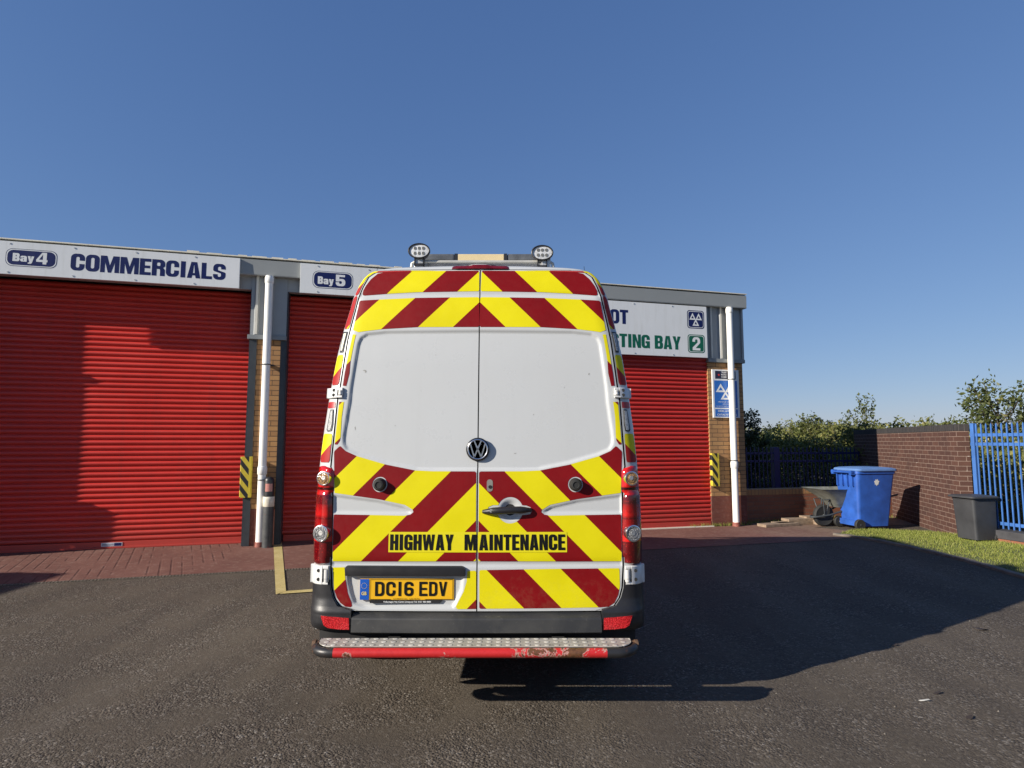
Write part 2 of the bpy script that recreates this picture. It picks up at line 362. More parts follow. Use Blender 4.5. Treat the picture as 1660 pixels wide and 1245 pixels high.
M_brown = mat_brick('brown_brick', (.105, .050, .036), (.070, .034, .027), (.27, .195, .155), stain=(.055, .03, .025), white=True)
M_lowbrick = mat_brick('red_brick', (.27, .105, .06), (.20, .078, .048), (.15, .11, .08))
M_blue_cop = mat_brick('blue_brick_coping', (.035, .033, .035), (.05, .045, .044), (.10, .09, .08), bw=.075, rh=.4)
M_buffcop = mat_brick('buff_coping_brick', (.40, .22, .09), (.34, .17, .08), (.14, .10, .07), bw=.075, rh=.4)

def mat_asphalt():
    m = NT('asphalt'); co = m.co()
    v1 = m.n('TexVoronoi'); v1.inputs['Scale'].default_value = 80; m.l(co, v1.inputs['Vector'])
    v2 = m.n('TexVoronoi'); v2.inputs['Scale'].default_value = 210; m.l(co, v2.inputs['Vector'])
    big = m.noise(.5, 6, .6); mid = m.noise(5, 5, .6); fine = m.noise(60, 5, .7); pat = m.noise(2.2, 6, .65)
    c = m.ramp(big, [(.3, (.084, .068, .050)), (.7, (.116, .096, .073))])
    rnd = m.n('SeparateColor'); m.l(v1.outputs['Color'], rnd.inputs[0])
    stone = m.ramp(rnd.outputs[0], [(0, (.052, .043, .034)), (.5, (.092, .075, .057)), (.85, (.132, .110, .086)), (.97, (.23, .205, .175))])
    c = m.mix(m.ramp(pat, [(.40, .25), (.60, .95)]), c, stone)
    c = m.mix(m.ramp(fine, [(.33, .45), (.47, 0.0)]), c, (.026, .022, .019))  # shade of the crevices between stones mixed into the colour
    # oil spots and dark smears
    sp = m.noise(1.7, 7, .75, dist=.8); c = m.mix(m.ramp(sp, [(.70, 0.0), (.745, .8)]), c, (.02, .019, .019))
    sp2 = m.noise(.23, 5, .6); c = m.mix(m.ramp(sp2, [(.45, 0.0), (.7, .3)]), c, (.135, .114, .088))
    v3 = m.n('TexNoise'); v3.inputs['Scale'].default_value = .9; v3.inputs['Detail'].default_value = 5; mp = m.n('Mapping'); mp.inputs['Scale'].default_value = (2.2, .35, 1); mp.inputs['Rotation'].default_value = (0, 0, .5); m.l(co, mp.inputs[0]); m.l(mp.outputs[0], v3.inputs['Vector'])
    c = m.mix(m.ramp(v3.outputs['Fac'], [(.40, .30), (.55, 0.0)]), c, (.045, .038, .033)); c = m.mix(m.ramp(v3.outputs['Fac'], [(.58, 0.0), (.75, .30)]), c, (.15, .13, .11))
    m.set(c, m.ramp(fine, [(.3, .72), (.7, .92)]), 0, 0, .18)
    hole = m.ramp(pat, [(.40, .2), (.6, 1.15)])
    h = m.math('ADD', m.math('MULTIPLY', m.math('MULTIPLY', m.ramp(v1.outputs['Distance'], [(0, 1.0), (.75, 0.0)]), hole), 1.0),
               m.math('ADD', m.math('MULTIPLY', v2.outputs['Distance'], -.35), m.math('MULTIPLY', mid, 1.2)))
    m.bump(h, .65, .007); return m.m
M_asph = mat_asphalt()
def mat_concrete():
    m = NT('red_stained_concrete'); x = m.xyz()
    n = m.noise(1.1, 6, .65); n2 = m.noise(12, 6, .7, dist=.4); n3 = m.noise(80, 4, .7)
    c = m.ramp(n, [(.3, (.125, .054, .042)), (.55, (.165, .076, .058)), (.75, (.21, .118, .092))])
    c = m.mix(m.ramp(n2, [(.52, 0.0), (.72, .7)]), c, (.28, .185, .145))
    c = m.mix(m.ramp(n2, [(.25, .7), (.42, 0.0)]), c, (.075, .032, .026))
    dirt = m.ramp(x[0], [(.0, 0.0), (1.0, 1.0)])
    d = m.math('ADD', x[0], m.math('MULTIPLY', n, 2.0))
    dm = m.n('MapRange'); dm.inputs[1].default_value = 8.6; dm.inputs[2].default_value = 9.8; m.l(d, dm.inputs[0])
    c = m.mix(m.math('MULTIPLY', dm.outputs[0], .8), c, m.ramp(n2, [(.3, (.13, .085, .06)), (.7, (.25, .18, .125))]))
    # tined grooves, ragged
    wv = m.n('TexWave'); wv.inputs['Scale'].default_value = 2.6; wv.inputs['Distortion'].default_value = .7; wv.inputs['Detail'].default_value = 2
    m.l(m.comb(m.math('ADD', m.math('MULTIPLY', x[0], 1.0), m.math('MULTIPLY', x[1], .22)), 0.0, 0.0), wv.inputs['Vector'])
    g = m.math('MULTIPLY', m.ramp(wv.outputs['Fac'], [(.02, 1.0), (.13, 0.0)]), m.math('MULTIPLY', m.ramp(m.noise(1.3, 5), [(.44, 0.0), (.53, 1.0)]), m.math('LESS_THAN', x[0], -.4)))
    c = m.mix(m.math('MULTIPLY', g, .5), c, (.06, .03, .025))
    m.set(c, .8, 0, 0, .3); m.bump(m.math('ADD', m.math('MULTIPLY', g, -.8), m.math('ADD', n2, m.math('MULTIPLY', n3, .4))), .5, .008); return m.m
M_conc = mat_concrete()
def mat_line():
    m = NT('worn_yellow_road_paint'); n = m.noise(45, 6, .75); n2 = m.noise(5, 5)
    c = m.ramp(n2, [(.3, (.42, .33, .12)), (.7, (.52, .43, .19))])
    c = m.mix(m.ramp(n, [(.57, 0.0), (.66, .85)]), c, (.09, .08, .06))
    m.set(c, .7); m.bump(n, .4, .004); return m.m
M_line = mat_line()
def mat_grass():
    m = NT('grass'); a = m.n('Attribute', attribute_name='tint')
    c = m.ramp(a.outputs['Fac'], [(0, (.09, .12, .02)), (.6, (.20, .23, .04)), (1, (.34, .31, .10))])
    m.set(c, .6, 0, 0, .3); return m.m
M_grass = mat_grass()
M_soil = plain('verge_soil', (.075, .085, .028), .95, var=.35, scale=14, bump=.5, bscale=60)
M_field = plain('rough_field', (.06, .075, .025), .95, var=.4, scale=.8)
def mat_leaf(name, dark, light, dry):
    m = NT(name); a = m.n('Attribute', attribute_name='tint')
    c = m.ramp(a.outputs['Fac'], [(0, dark), (.7, light), (1, dry)])
    m.set(c, .5, 0, 0, .4)
    tr = m.n('BsdfTranslucent'); m.l(c, tr.inputs[0]); ms = m.n('MixShader'); ms.inputs[0].default_value = .28
    m.l(m.b.outputs[0], ms.inputs[1]); m.l(tr.outputs[0], ms.inputs[2]); m.l(ms.outputs[0], m.o.inputs[0]); return m.m
M_leaf = mat_leaf('leaf_olive', (.040, .055, .015), (.11, .13, .035), (.21, .19, .06))
M_leaf2 = mat_leaf('leaf_bramble', (.068, .086, .022), (.18, .19, .05), (.31, .27, .09))
M_leaf3 = mat_leaf('leaf_dark', (.018, .030, .010), (.05, .066, .02), (.10, .10, .03))
M_bark = plain('bark', (.07, .055, .04), .9, var=.3, scale=20)
M_bluefence = plain('blue_fence_paint', (.045, .135, .38), .42, var=.15, scale=5)
M_shadedfence = plain('shaded_blue_fence', (.012, .022, .11), .45, var=.2, scale=5)  # blue fence again, with the shade it stands in put into the colour
M_bin = plain('blue_bin_plastic', (.022, .088, .37), .48, var=.25, scale=5)
M_binlid = plain('blue_bin_lid', (.10, .19, .40), .28, var=.15, scale=5)
M_greybin = plain('grey_bin_plastic', (.040, .042, .046), .5, var=.2, scale=4)
M_timber = plain('weathered_timber', (.24, .175, .12), .85, var=.3, scale=18, bump=.3, bscale=90)
M_kerb = plain('kerb_concrete', (.16, .135, .11), .9, var=.25, scale=10, bump=.3, bscale=80)

# ------------------------------------------------------------------ ground
def sheet(name, pts, z, m, kind='structure'):
    mb = MB(); mb.flat([pts], lambda a, b: (a, b, z)); o = mb.build(name, m); tag(o, kind=kind); return o
yard = sheet('road', [(-60, -30), (60, -30), (60, 60), (-60, 60)], 0.0, M_asph)
sheet('ground', [(-1500, -1500), (1500, -1500), (1500, 1500), (-1500, 1500)], -.03, M_field)
ap = MB()       # apron in the building frame
ap.flat([[(-14, .30), (-14, -1.84), (8.25, -1.80), (9.52, -1.52), (9.0, -.6), (9.75, -.5), (11.3, -.9), (12.2, 1.6), (10.3, 3.0), (7.9, 1.5), (7.9, .30)]], lambda a, b: (a, b, .005))
apron = ap.build('pavement', M_conc); apron.location = O; apron.rotation_euler = (0, 0, TH); tag(apron, kind='structure')
dr = MB()
for i in range(0, 400):
    x = -12+i*.033
    if x < 1.0: dr.box(x, x+.020, -1.885, -1.84, .001, .009)
drain = dr.build('drain_channel', plain('dirty_drain_steel', (.15, .13, .10), .7, var=.5, scale=40)); drain.location = O; drain.rotation_euler = (0, 0, TH)
tag(drain, 'narrow slotted metal drain channel between the red concrete and the asphalt', 'drain')
yl = MB(); a = [gr(443, 878), gr(456.5, 878), gr(463.5, 960), gr(447, 965)]
b = [gr(447, 965), gr(463, 959.5), gr(506, 956.5), gr(506, 960.8)]
def sub(p, q, n=14): return [(p[0]+(q[0]-p[0])*k/n, p[1]+(q[1]-p[1])*k/n) for k in range(n+1)]
LN = Vector((a[3][0]-a[0][0], a[3][1]-a[0][1])).normalized()
yl.flat([[a[0], a[1], a[2], a[3]]], lambda p, q: (p, q, .010))
corner = Vector(a[2]); far = Vector((corner.x+LN.y*-3.2*-1, corner.y)) if False else Vector(b[2])
dirx = (Vector(b[2])-Vector(b[1])).normalized()
p0 = Vector(b[1]); yl.flat([[tuple(p0), tuple(p0-Vector((0.02, .12))), tuple(p0+dirx*3.4-Vector((0, .11))), tuple(p0+dirx*3.4)]], lambda p, q: (p, q, .0095))
o = yl.build('bay_marking', M_line); tag(o, kind='structure')

# ------------------------------------------------------------------ garage building
bld = empty('garage_building', 'long low garage unit with grey eaves, buff brick piers and red roller shutters', 'building', O, TH)
XL, XR = -13.0, 8.13
bays = [(-8.05, -4.45, 3.75, .33), (-3.95, -.32, 3.75, .33), (.17, 3.60, 3.75, .33), (4.05, 7.37, 3.02, .03)]
# masonry piers (face y=0)
for x0, x1, top in ((XL, -8.05, 3.0), (-4.45, -3.95, 3.0), (-.32, .17, 3.0), (3.6, 4.05, 3.0), (7.37, 8.10, 2.985)):
    mb = MB(); mb.box(x0, x1, 0, .42, -.02, top); mb.build('brick_pier', M_buff, bld)
mb = MB(); mb.box(8.10-.3, 8.10, 0.42, 9, -.02, 3.9); mb.box(XL, XL+.3, 0.42, 9, -.02, 3.9); mb.box(XL+.3, 7.8, 8.7, 9, -.02, 3.9); mb.build('side_wall', M_buff, bld)
# ribbed cladding above piers and door heads
M_clad = plain('grey_cladding', (.30, .315, .315), .42, var=.08, scale=2)
M_cladrib = plain('pale_cladding_rib', (.62, .60, .52), .45, var=.08)
def clad(x0, x1, z0, z1, y=-.005, ribs=True, dark=None):
    mb = MB(); x = x0; prof = [(x0, 0)]
    while x+.20 <= x1+1e-6:
        prof += [(x+.045, 0), (x+.062, -.032), (x+.098, -.032), (x+.115, 0)]; x += .20
    prof.append((x1, 0))
    mb.grid([[(px, y+py, z) for px, py in prof] for z in (z0, z1)])
    mb.box(x0, x1, y+.002, y+.10, z0, z1)
    mb.build('cladding_panel', M_clad, bld)
    mb = MB(); xx = x0
    while xx+.20 <= x1+1e-6:
        mb.box(xx+.064, xx+.096, y-.0345, y-.033, z0+.005, z1-.005); xx += .20
    mb.build('cladding_rib', M_cladrib, bld)
clad(-.33, .17, 3.07, 3.95); clad(-4.45, -3.95, 3.07, 3.95); clad(7.37, 8.12, 3.0, 3.95); clad(3.6, 4.05, 3.07, 3.95)
clad(XL, -8.05, 3.07, 3.95)
mb = MB(); mb.box(8.105, 8.125, -.035, 9, 2.99, 3.95); mb.box(8.085, 8.105, -.036, .0, 2.99, 3.95); mb.build('cladding_corner_trim', M_clad, bld)
M_flash = plain('flashing_grey', (.20, .215, .215), .4)
for x0, x1, z in ((-.36, .18, 3.0), (-4.46, -3.94, 3.0), (7.36, 8.13, 2.93), (3.6, 4.05, 3.0), (XL, -8.05, 3.0)):
    mb = MB(); mb.box(x0, x1, -.05, .10, z, z+.065); mb.build('drip_flashing', M_flash, bld, bevel=.004)
for x0, x1, z, r in bays: mb = MB(); mb.box(x0, x1, .012, .14, z, 3.95); mb.build('door_head', M_clad, bld)
# eaves gutter
mb = MB(); prof = [(.1, 3.945), (-.10, 3.945), (-.105, 3.96), (-.112, 4.175), (-.06, 4.20), (.1, 4.20)]
mb.grid([[(x, y, z) for y, z in prof] for x in (XL-.1, 8.16)], closed=True)
mb.add([(8.16, y, z) for y, z in prof], [tuple(range(len(prof)))]); mb.add([(XL-.1, y, z) for y, z in prof], [tuple(range(len(prof)))])
mb.build('eaves_gutter', plain('eaves_grey', (.265, .28, .275), .42, var=.08, scale=1.0), bld)
mb = MB(); mb.box(XL-.1, 8.165, -.122, -.055, 4.203, 4.217); mb.build('gutter_lip', M_cream, bld)
# profiled roof sheet, its rib ends show as dark and pale dashes above the gutter
mb = MB(); x = XL; rp_ = []
while x < 8.0:
    rp_ += [(x, 0), (x+.20, 0), (x+.235, .022), (x+.30, .022), (x+.335, 0)]; x += .335
rp_.append((8.15, 0))
mb.grid([[(px, -.03, 4.222+pz) for px, pz in rp_], [(px, 4.5, 4.222+.60+pz) for px, pz in rp_], [(px, 9.05, 4.222+pz) for px, pz in rp_]])
mb.build('roof_sheet', plain('roof_grey', (.11, .115, .12), .55, var=.2, scale=2), bld)
xx = -1.2; k = 0
while xx < 3.6:
    w = random.choice((.12, .16, .2)); mb = MB(); mb.box(xx, xx+w, -.118, -.09, 4.219, 4.226+.014*random.random()); mb.build('roof_edge_clip', M_cream, bld); xx += w+random.choice((.07, .1, .22)); k += 1
mb = MB()
mb.add([(XL, .1, 3.94), (8.12, .1, 3.94), (8.12, 4.5, 4.80), (XL, 4.5, 4.80), (8.12, 9, 4.2), (XL, 9, 4.2)], [(0, 1, 2, 3), (3, 2, 4, 5)])
mb.add([(8.10, .42, 3.9), (8.10, 9, 3.9), (8.10, 9, 4.2), (8.10, 4.5, 4.79), (8.10, .42, 4.2)], [(0, 1, 2, 3, 4)]); mb.build('roof_liner', M_darksteel, bld)
mb = MB(); mb.box(XL, 8.0, .6, .62, 0, 3.94); mb.build('interior_wall', M_darksteel, bld)
# steel door guides
for x0, x1, top, rec in bays:
    for s, xa in ((0, x0), (1, x1)):
        if rec > .1:
            mb = MB()
            if s == 0: mb.box(xa, xa+.020, .012, rec+.05, 0, top); mb.box(xa-.070, xa+.004, -.014, .011, 0, 2.995)
            else: mb.box(xa-.020, xa, .012, rec+.05, 0, top); mb.box(xa-.004, xa+.088, -.014, .011, 0, 2.995)
            mb.build('door_guide', M_darksteel, bld)
# roller shutters
def shutter(x0, x1, top, rec, m):
    mb = MB(); nz = int(top/.075)+1; rows = []; zb = .10
    pr = [(0, .018), (.005, .006), (.011, -.002), (.024, -.0095), (.040, -.0115), (.053, -.007), (.0615, .002), (.066, .016), (.0705, .019)]
    z = zb
    while z < top:
        for dz, dy in pr: rows.append([(x, rec+dy, z+dz) for x in np.linspace(x0+.0, x1, 13)])
        z += .075
    mb.grid(rows); sh = mb.build('roller_shutter', m, bld, smooth=50)
    mb = MB(); mb.box(x0+.01, x1-.01, rec-.018, rec+.02, .006, .098); mb.box(x0+.01, x1-.01, rec-.045, rec-.018, .006, .03)
    mb.build('bottom_rail', m, sh, bevel=.004)
    return sh
shs = []
for i, (x0, x1, top, rec) in enumerate(bays):
    g = .020 if rec > .1 else 0
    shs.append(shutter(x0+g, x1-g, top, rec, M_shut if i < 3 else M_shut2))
px, pz = fac(181, 881, -.30)
mb = MB(); mb.box(px-.13, px+.13, .306, .311, .035, .085); mb.box(px-.12, px+.02, .3045, .306, .045, .075, 1); mb.box(px+.03, px+.12, .3045, .306, .04, .08, 2)
mb.build('maker_plate', [plain('plate_silver', (.6, .62, .65), .35), plain('plate_grey', (.25, .28, .32), .4), M_navy], shs[1])
# sill strip under the MOT shutter
mb = MB(); mb.box(4.05, 7.37, -.06, .10, .004, .022); mb.build('door_sill', M_cream, bld)
# downpipes
def downpipe(x, collars, shoe=True):
    mb = MB(); y = -.10; mb.cyl((x, y, .055), (x, y, 3.945), .056, n=24)
    for z in collars: mb.lathe([(.056, 0), (.066, .012), (.067, .09), (.062, .12), (.056, .125)], Matrix.Translation((x, y, z)))
    mb.lathe([(.056, 0), (.064, .01), (.064, .09), (.056, .10)], Matrix.Translation((x, y, 3.83)))
    p = mb.build('downpipe', M_pipe, bld, smooth=40)
    for z in (2.62, 1.16 if x > 0 else .95): mb = MB(); mb.tube([(x+.062*math.cos(t), y+.062*math.sin(t), z) for t in np.linspace(0, 6.283, 20)[:-1]], .007, n=6, closed=True); mb.box(x-.01, x+.10, y+.04, -.0, z-.008, z+.008); mb.build('pipe_clip', M_darksteel, p)
    mb = MB(); mb.cyl((x, y, .0), (x, y, .075), .066, .062, 24); mb.build('pipe_foot', plain('red_splashed_pipe', (.25, .08, .06), .6, var=.4, scale=30), p)
downpipe(-.08, (1.02,)); downpipe(7.79, (1.02,))
# yellow and black corner guards
def mat_guard():
    m = NT('yellow_black_hazard_guard'); x = m.xyz()
    d = m.math('ADD', m.math('MULTIPLY', x[0], -1.0), m.math('MULTIPLY', x[2], -.75)); d = m.math('SUBTRACT', d, m.math('MULTIPLY', x[1], .0))
    f = m.math('FRACT', m.math('DIVIDE', d, .135)); k = m.math('LESS_THAN', f, .5); n = m.noise(25, 5, .7)
    side = m.math('GREATER_THAN', x[0], .115)
    c = m.mix(m.math('MULTIPLY', k, m.math('SUBTRACT', 1.0, side)), m.ramp(n, [(.3, (.50, .38, .02)), (.75, (.62, .50, .05))]), (.012, .012, .012))
    c = m.mix(m.ramp(n, [(.66, 0.0), (.76, .7)]), c, (.16, .13, .08)); m.set(c, .55); return m.m
M_guard = mat_guard()
def guard(xc, z0, z1):
    g = MB(); g.prism(rr(0, -.10, .155, -.012, (.012, .03, .01, .012), 4), lambda a, b, d: (a, b, d), z0, z1)
    for z in (z0+.12, z1-.12): g.cyl((.137, -.10, z), (.137, -.106, z), .009, n=10)
    o = g.build('corner_guard', M_guard, bld, bevel=.004); o.location = (xc, 0, 0); return o
guard(-.375, .70, 1.28); guard(7.335, .71, 1.29); guard(-4.0, .70, 1.28)

# ------------------------------------------------------------------ signs on the building
def fsign(name, label, x0, x1, z0, z1, off, depth, screws=True):
    r = empty(name, label, 'sign', FW((x0+x1)/2, -off, z0), TH)
    cx = (x0+x1)/2
    mb = MB(); mb.box(x0-cx, x1-cx, 0, depth, 0, z1-z0); mb.build('panel', M_signwhite, r, bevel=.003)
    if screws:
        for x in np.arange(x0+.25, x1, .75):
            for z in (.03, z1-z0-.03): mb = MB(); mb.cyl((x-cx, 0, z), (x-cx, -.006, z), .011, n=8); mb.build('fixing_screw', M_steel, r)
    fn = lambda k: (lambda a, b: (a-cx, -k, b-z0))
    return r, fn
def badge(r, fn, x0, x1, z0, z1, main, letters, bigs):
    rad = (z1-z0)*.33; e = .022
    mb = MB(); mb.flat([rr(x0, z0, x1, z1, rad, 8)], fn(.0012), 0); mb.flat([rr(x0+.007, z0+.007, x1-.007, z1-.007, rad*.96, 8)], fn(.0018), 1)
    mb.flat([rr(x0+.019, z0+.019, x1-.019, z1-.019, rad*.9, 8)], fn(.0024), 0)
    mb.build('number_badge', [main, M_signwhite], r)
s4, f4 = fsign('bay_sign', 'long white board reading Bay 4 COMMERCIALS in navy lettering', -3.58, -.485, 3.718, 4.168, .15, .045)
badge(s4, f4, -3.365, -2.775, 3.832, 4.072, M_navy, None, None)
mb = MB(); lettering(mb, 'Bay', -3.285, 3.90, -3.04, 4.01, f4(.0030), s=.42, t=.22); lettering(mb, '4', -3.015, 3.88, -2.885, 4.04, f4(.0030), s=.36, t=.19); mb.build('badge_text', M_signwhite, s4)
mb = MB(); lettering(mb, 'COMMERCIALS', -2.615, 3.826, -.672, 4.062, f4(.0012), s=.37, t=.185, gap=.07); mb.build('lettering', M_navy, s4)
s5, f5 = fsign('bay_sign', 'white board reading Bay 5 partly hidden behind the van roof', .352, 3.45, 3.712, 4.165, .15, .045)
badge(s5, f5, .53, 1.118, 3.80, 4.065, M_navy, None, None)
mb = MB(); lettering(mb, 'Bay', .605, 3.865, .835, 3.98, f5(.0030), s=.42, t=.22); lettering(mb, '5', .865, 3.85, 1.005, 4.025, f5(.0030), s=.36, t=.19); mb.build('badge_text', M_signwhite, s5)
sm, fm = fsign('testing_bay_sign', 'white board with green TESTING BAY lettering above the right hand shutter', 4.12, 7.315, 2.995, 3.925, .10, .045)
mb = MB(); lettering(mb, 'MOT', 5.155, 3.525, 5.757, 3.775, fm(.0012), s=.37, t=.185, gap=.07); mb.build('top_lettering', M_navy, sm)
mb = MB(); lettering(mb, 'TESTING BAY', 5.106, 3.118, 6.772, 3.355, fm(.0012), s=.38, t=.185, gap=.07, sp=.45); mb.build('main_lettering', M_green, sm)
def tri(cx, z0, w, h): return [(cx-w/2, z0), (cx+w/2, z0), (cx, z0+h)]
def three_tri(mb, cx, z0, w, h, fn, mi=0, fill=False):
    for dx, dz in ((-w*.46, h*.86), (w*.46, h*.86), (0, 0)):
        o_ = tri(cx+dx, z0+dz, w, h); i_ = tri(cx+dx, z0+dz+h*.2, w*.42, h*.42)
        mb.flat([o_, i_], fn, mi)
mb = MB(); mb.flat([rr(6.915, 3.515, 7.26, 3.845, .05)], fm(.0012), 0); mb.flat([rr(6.93, 3.53, 7.245, 3.83, .045)], fm(.0018), 1); mb.flat([rr(6.94, 3.54, 7.235, 3.82, .04)], fm(.0024), 0)
three_tri(mb, 7.087, 3.565, .135, .125, fm(.0030), 1); mb.build('triangle_badge', [M_navy, M_signwhite], sm)
mb = MB(); mb.flat([rr(6.915, 3.075, 7.26, 3.405, .05)], fm(.0012), 0); mb.flat([rr(6.93, 3.09, 7.245, 3.39, .045)], fm(.0018), 1); mb.flat([rr(6.94, 3.10, 7.235, 3.38, .04)], fm(.0024), 0)
lettering(mb, '2', 7.01, 3.12, 7.165, 3.36, fm(.0030), s=.34, t=.17, mi=1); mb.build('number_badge', [M_green, M_signwhite], sm)
st, fs = fsign('station_sign', 'tall blue and white board with three white triangles behind the white downpipe', 7.44, 7.995, 1.925, 2.80, .03, .025, False)
M_sblue = plain('sign_blue', (.020, .13, .46), .3, var=.06); M_sdark = plain('sign_dark', (.012, .014, .04), .3)
mb = MB(); mb.flat([[(7.50, 2.63), (7.93, 2.63), (7.93, 2.775), (7.50, 2.775)]], fs(.0012)); mb.build('header_panel', M_sdark, st)
mb = MB(); mb.flat([[(7.475, 2.105), (7.955, 2.105), (7.955, 2.60), (7.475, 2.60)]], fs(.0012)); mb.build('main_panel', M_sblue, st)
mb = MB(); mb.flat([[(7.48, 1.945), (7.955, 1.945), (7.955, 2.08), (7.48, 2.08)]], fs(.0012)); mb.build('lower_panel', M_sblue, st)
for k, tx in enumerate(('TRAN', 'MOTO', 'COMM')): mb = MB(); small_text(mb, tx, 7.625, 2.735-k*.042, 7.735, .028, fs(.0020)); mb.build('sign_text', M_signwhite, st)
for tx, xa, za, xb, h_, bo in (('DIESEL & PETROL', 7.54, 2.03, 7.90, .032, .02), ('CATALYST TESTS', 7.52, 1.965, 7.93, .032, .02), ('VEHICLE TESTING', 7.54, 2.20, 7.90, .022, 0.), ('station', 7.64, 2.165, 7.78, .02, 0.), ('THE DEPARTMENT OF TRANSPORT', 7.50, 2.125, 7.93, .016, 0.)):
    mb = MB(); small_text(mb, tx, xa, za, xb, h_, fs(.0020), bold=bo); mb.build('sign_text', M_signwhite, st)
mb = MB(); three_tri(mb, 7.705, 2.255, .21, .155, fs(.0020)); mb.build('three_triangles', M_signwhite, st)
mb = MB(); mb.cyl((7.575-7.7175, -.004, 2.70-1.925), (7.575-7.7175, -.008, 2.70-1.925), .018, n=14); mb.build('red_lamp_mark', plain('sign_red', (.5, .03, .02), .4), st)

# ------------------------------------------------------------------ bollards
def mat_bollard():
    m = NT('scuffed_grey_bollard'); n = m.noise(9, 6, .7); x = m.xyz()
    c = m.ramp(n, [(.35, (.03, .033, .035)), (.7, (.075, .078, .078))])
    c = m.mix(m.ramp(m.noise(5, 5, .7), [(.62, 0.0), (.70, .8)]), c, (.25, .03, .02)); m.set(c, .55); return m.m
M_boll = mat_bollard()
def bollard(x, y, label):
    r = empty('bollard', label, 'bollard', FW(x, y), TH, 'bollards in front of the shutters')
    mb = MB(); mb.cyl((0, 0, 0), (0, 0, .60), .072, n=28); mb.build('post', M_boll, r, smooth=40)
    mb = MB(); mb.lathe([(.074, .0), (.077, .004), (.077, .135), (.074, .14)], Matrix.Translation((0, 0, .575))); mb.build('white_band', plain('chipped_white_paint', (.62, .58, .47), .6, var=.2, scale=18), r, smooth=40)
    mb = MB(); mb.lathe([(.067, .70), (.067, .94), (.062, .965), (.045, .985), (.02, .995), (.001, .997)], Matrix.Identity(4)); mb.build('cap', M_black, r, smooth=40)
    mb = MB(); rows = [[(.0695*math.sin(t), -.0695*math.cos(t), z) for t in np.linspace(-.75, .75, 10)] for z in (.79, .90)]; mb.grid(rows); mb.build('reflector', plain('pale_red_reflector', (.45, .20, .17), .3), r, smooth=40)
    return r
bollard(.03, -.17, 'black topped grey bollard with chipped white band in front of the white downpipe')
bollard(-4.30, -.17, 'black topped grey bollard beyond the left edge beside the Bay 4 shutter')
# ------------------------------------------------------------------ van
VX, VY = -.1955, 3.5
van = empty('highway_maintenance_van', 'white high roof van with red and yellow chevron rear doors reading HIGHWAY MAINTENANCE', 'van', (VX, VY, 0))
_hz = [.30, .50, .955, 1.15, 1.37, 1.60, 1.82, 2.03, 2.17, 2.30, 2.38, 2.455, 2.505, 2.54, 2.565, 2.582, 2.592, 2.60]
_hw = [.925, .932, .938, .934, .928, .910, .886, .857, .832, .803, .784, .755, .728, .700, .664, .60, .45, .001]
_lz = [.3, .55, .9, 1.2, 1.5, 2.0, 2.2, 2.35, 2.45, 2.53, 2.60]
_ly = [.02, 0, 0, .01, .035, .085, .115, .148, .178, .205, .235]
def hw(z): return float(np.interp(z, _hz, _hw))
_zs = np.linspace(.25, 2.6, 471); _ls = np.interp(_zs, _lz, _ly)
_k = np.ones(31)/31; _ls2 = np.convolve(np.pad(_ls, 15, mode='edge'), _k, 'valid')
def lean(z): return float(np.interp(z, _zs, _ls2))
RC = .125
_oln = np.array([(x, z) for x, z in zip(_hw, _hz)]); _of = []
for (xa_, za_), (xb_, zb__) in zip(_oln[:-1], _oln[1:]): _of += [(xa_+(xb_-xa_)*t, za_+(zb__-za_)*t) for t in np.linspace(0, 1, 6, endpoint=False)]
_of = np.array(_of+[tuple(_oln[-1])]); _k5 = np.ones(7)/7
_of = np.c_[np.convolve(np.pad(_of[:, 0], 3, mode='edge'), _k5, 'valid'), np.convolve(np.pad(_of[:, 1], 3, mode='edge'), _k5, 'valid')]
_oa, _ob = _of[:-1], _of[1:]; _od = _ob-_oa; _ol2 = (_od**2).sum(1)+1e-12
def odist(x, z):
    w_ = np.array((x, z))-_oa; t = np.clip((w_*_od).sum(1)/_ol2, 0, 1); q = w_-_od*t[:, None]; return math.sqrt(float((q*q).sum(1).min()))
def surf(x, z, off=0.0):
    h = hw(z)+off*.8; ax = min(abs(x), h*.9999)
    y = lean(z)+.022*(ax/.9)**2
    rc = RC if z < 2.3 else max(.055, RC-.07*(z-2.3)/.2)
    d = odist(max(0, ax-off*.8), z)
    if ax > hw(z): d = 0
    if d < rc: t = 1-d/rc; y += rc*(1-(1-t**2.3)**(1/2.3))
    return y-off
SK = .014                                 # outer skin (doors and pillars) ahead of the inner frame
def rp(px, py, off=SK, mirror=True):      # photo pixel -> (x,z) on the rear of the van
    d = ray(px, py); y = 0.0
    for _ in range(8):
        t = (VY+y)/d.y; x = d.x*t-VX; z = CAMH+d.z*t; y = surf(x, z, off)
    return (abs(x), z) if mirror else (x, z)
def zz(s, x0, y0, pts): return [(x0+a/s, y0+b/s) for a, b in pts]
Z1 = lambda p: zz(4.446, 500, 380, p); Z3 = lambda p: zz(4.446, 500, 620, p); Z5 = lambda p: zz(4.293, 490, 850, p)
RPX = lambda pts, off=SK: [rp(a, b, off) for a, b in pts]
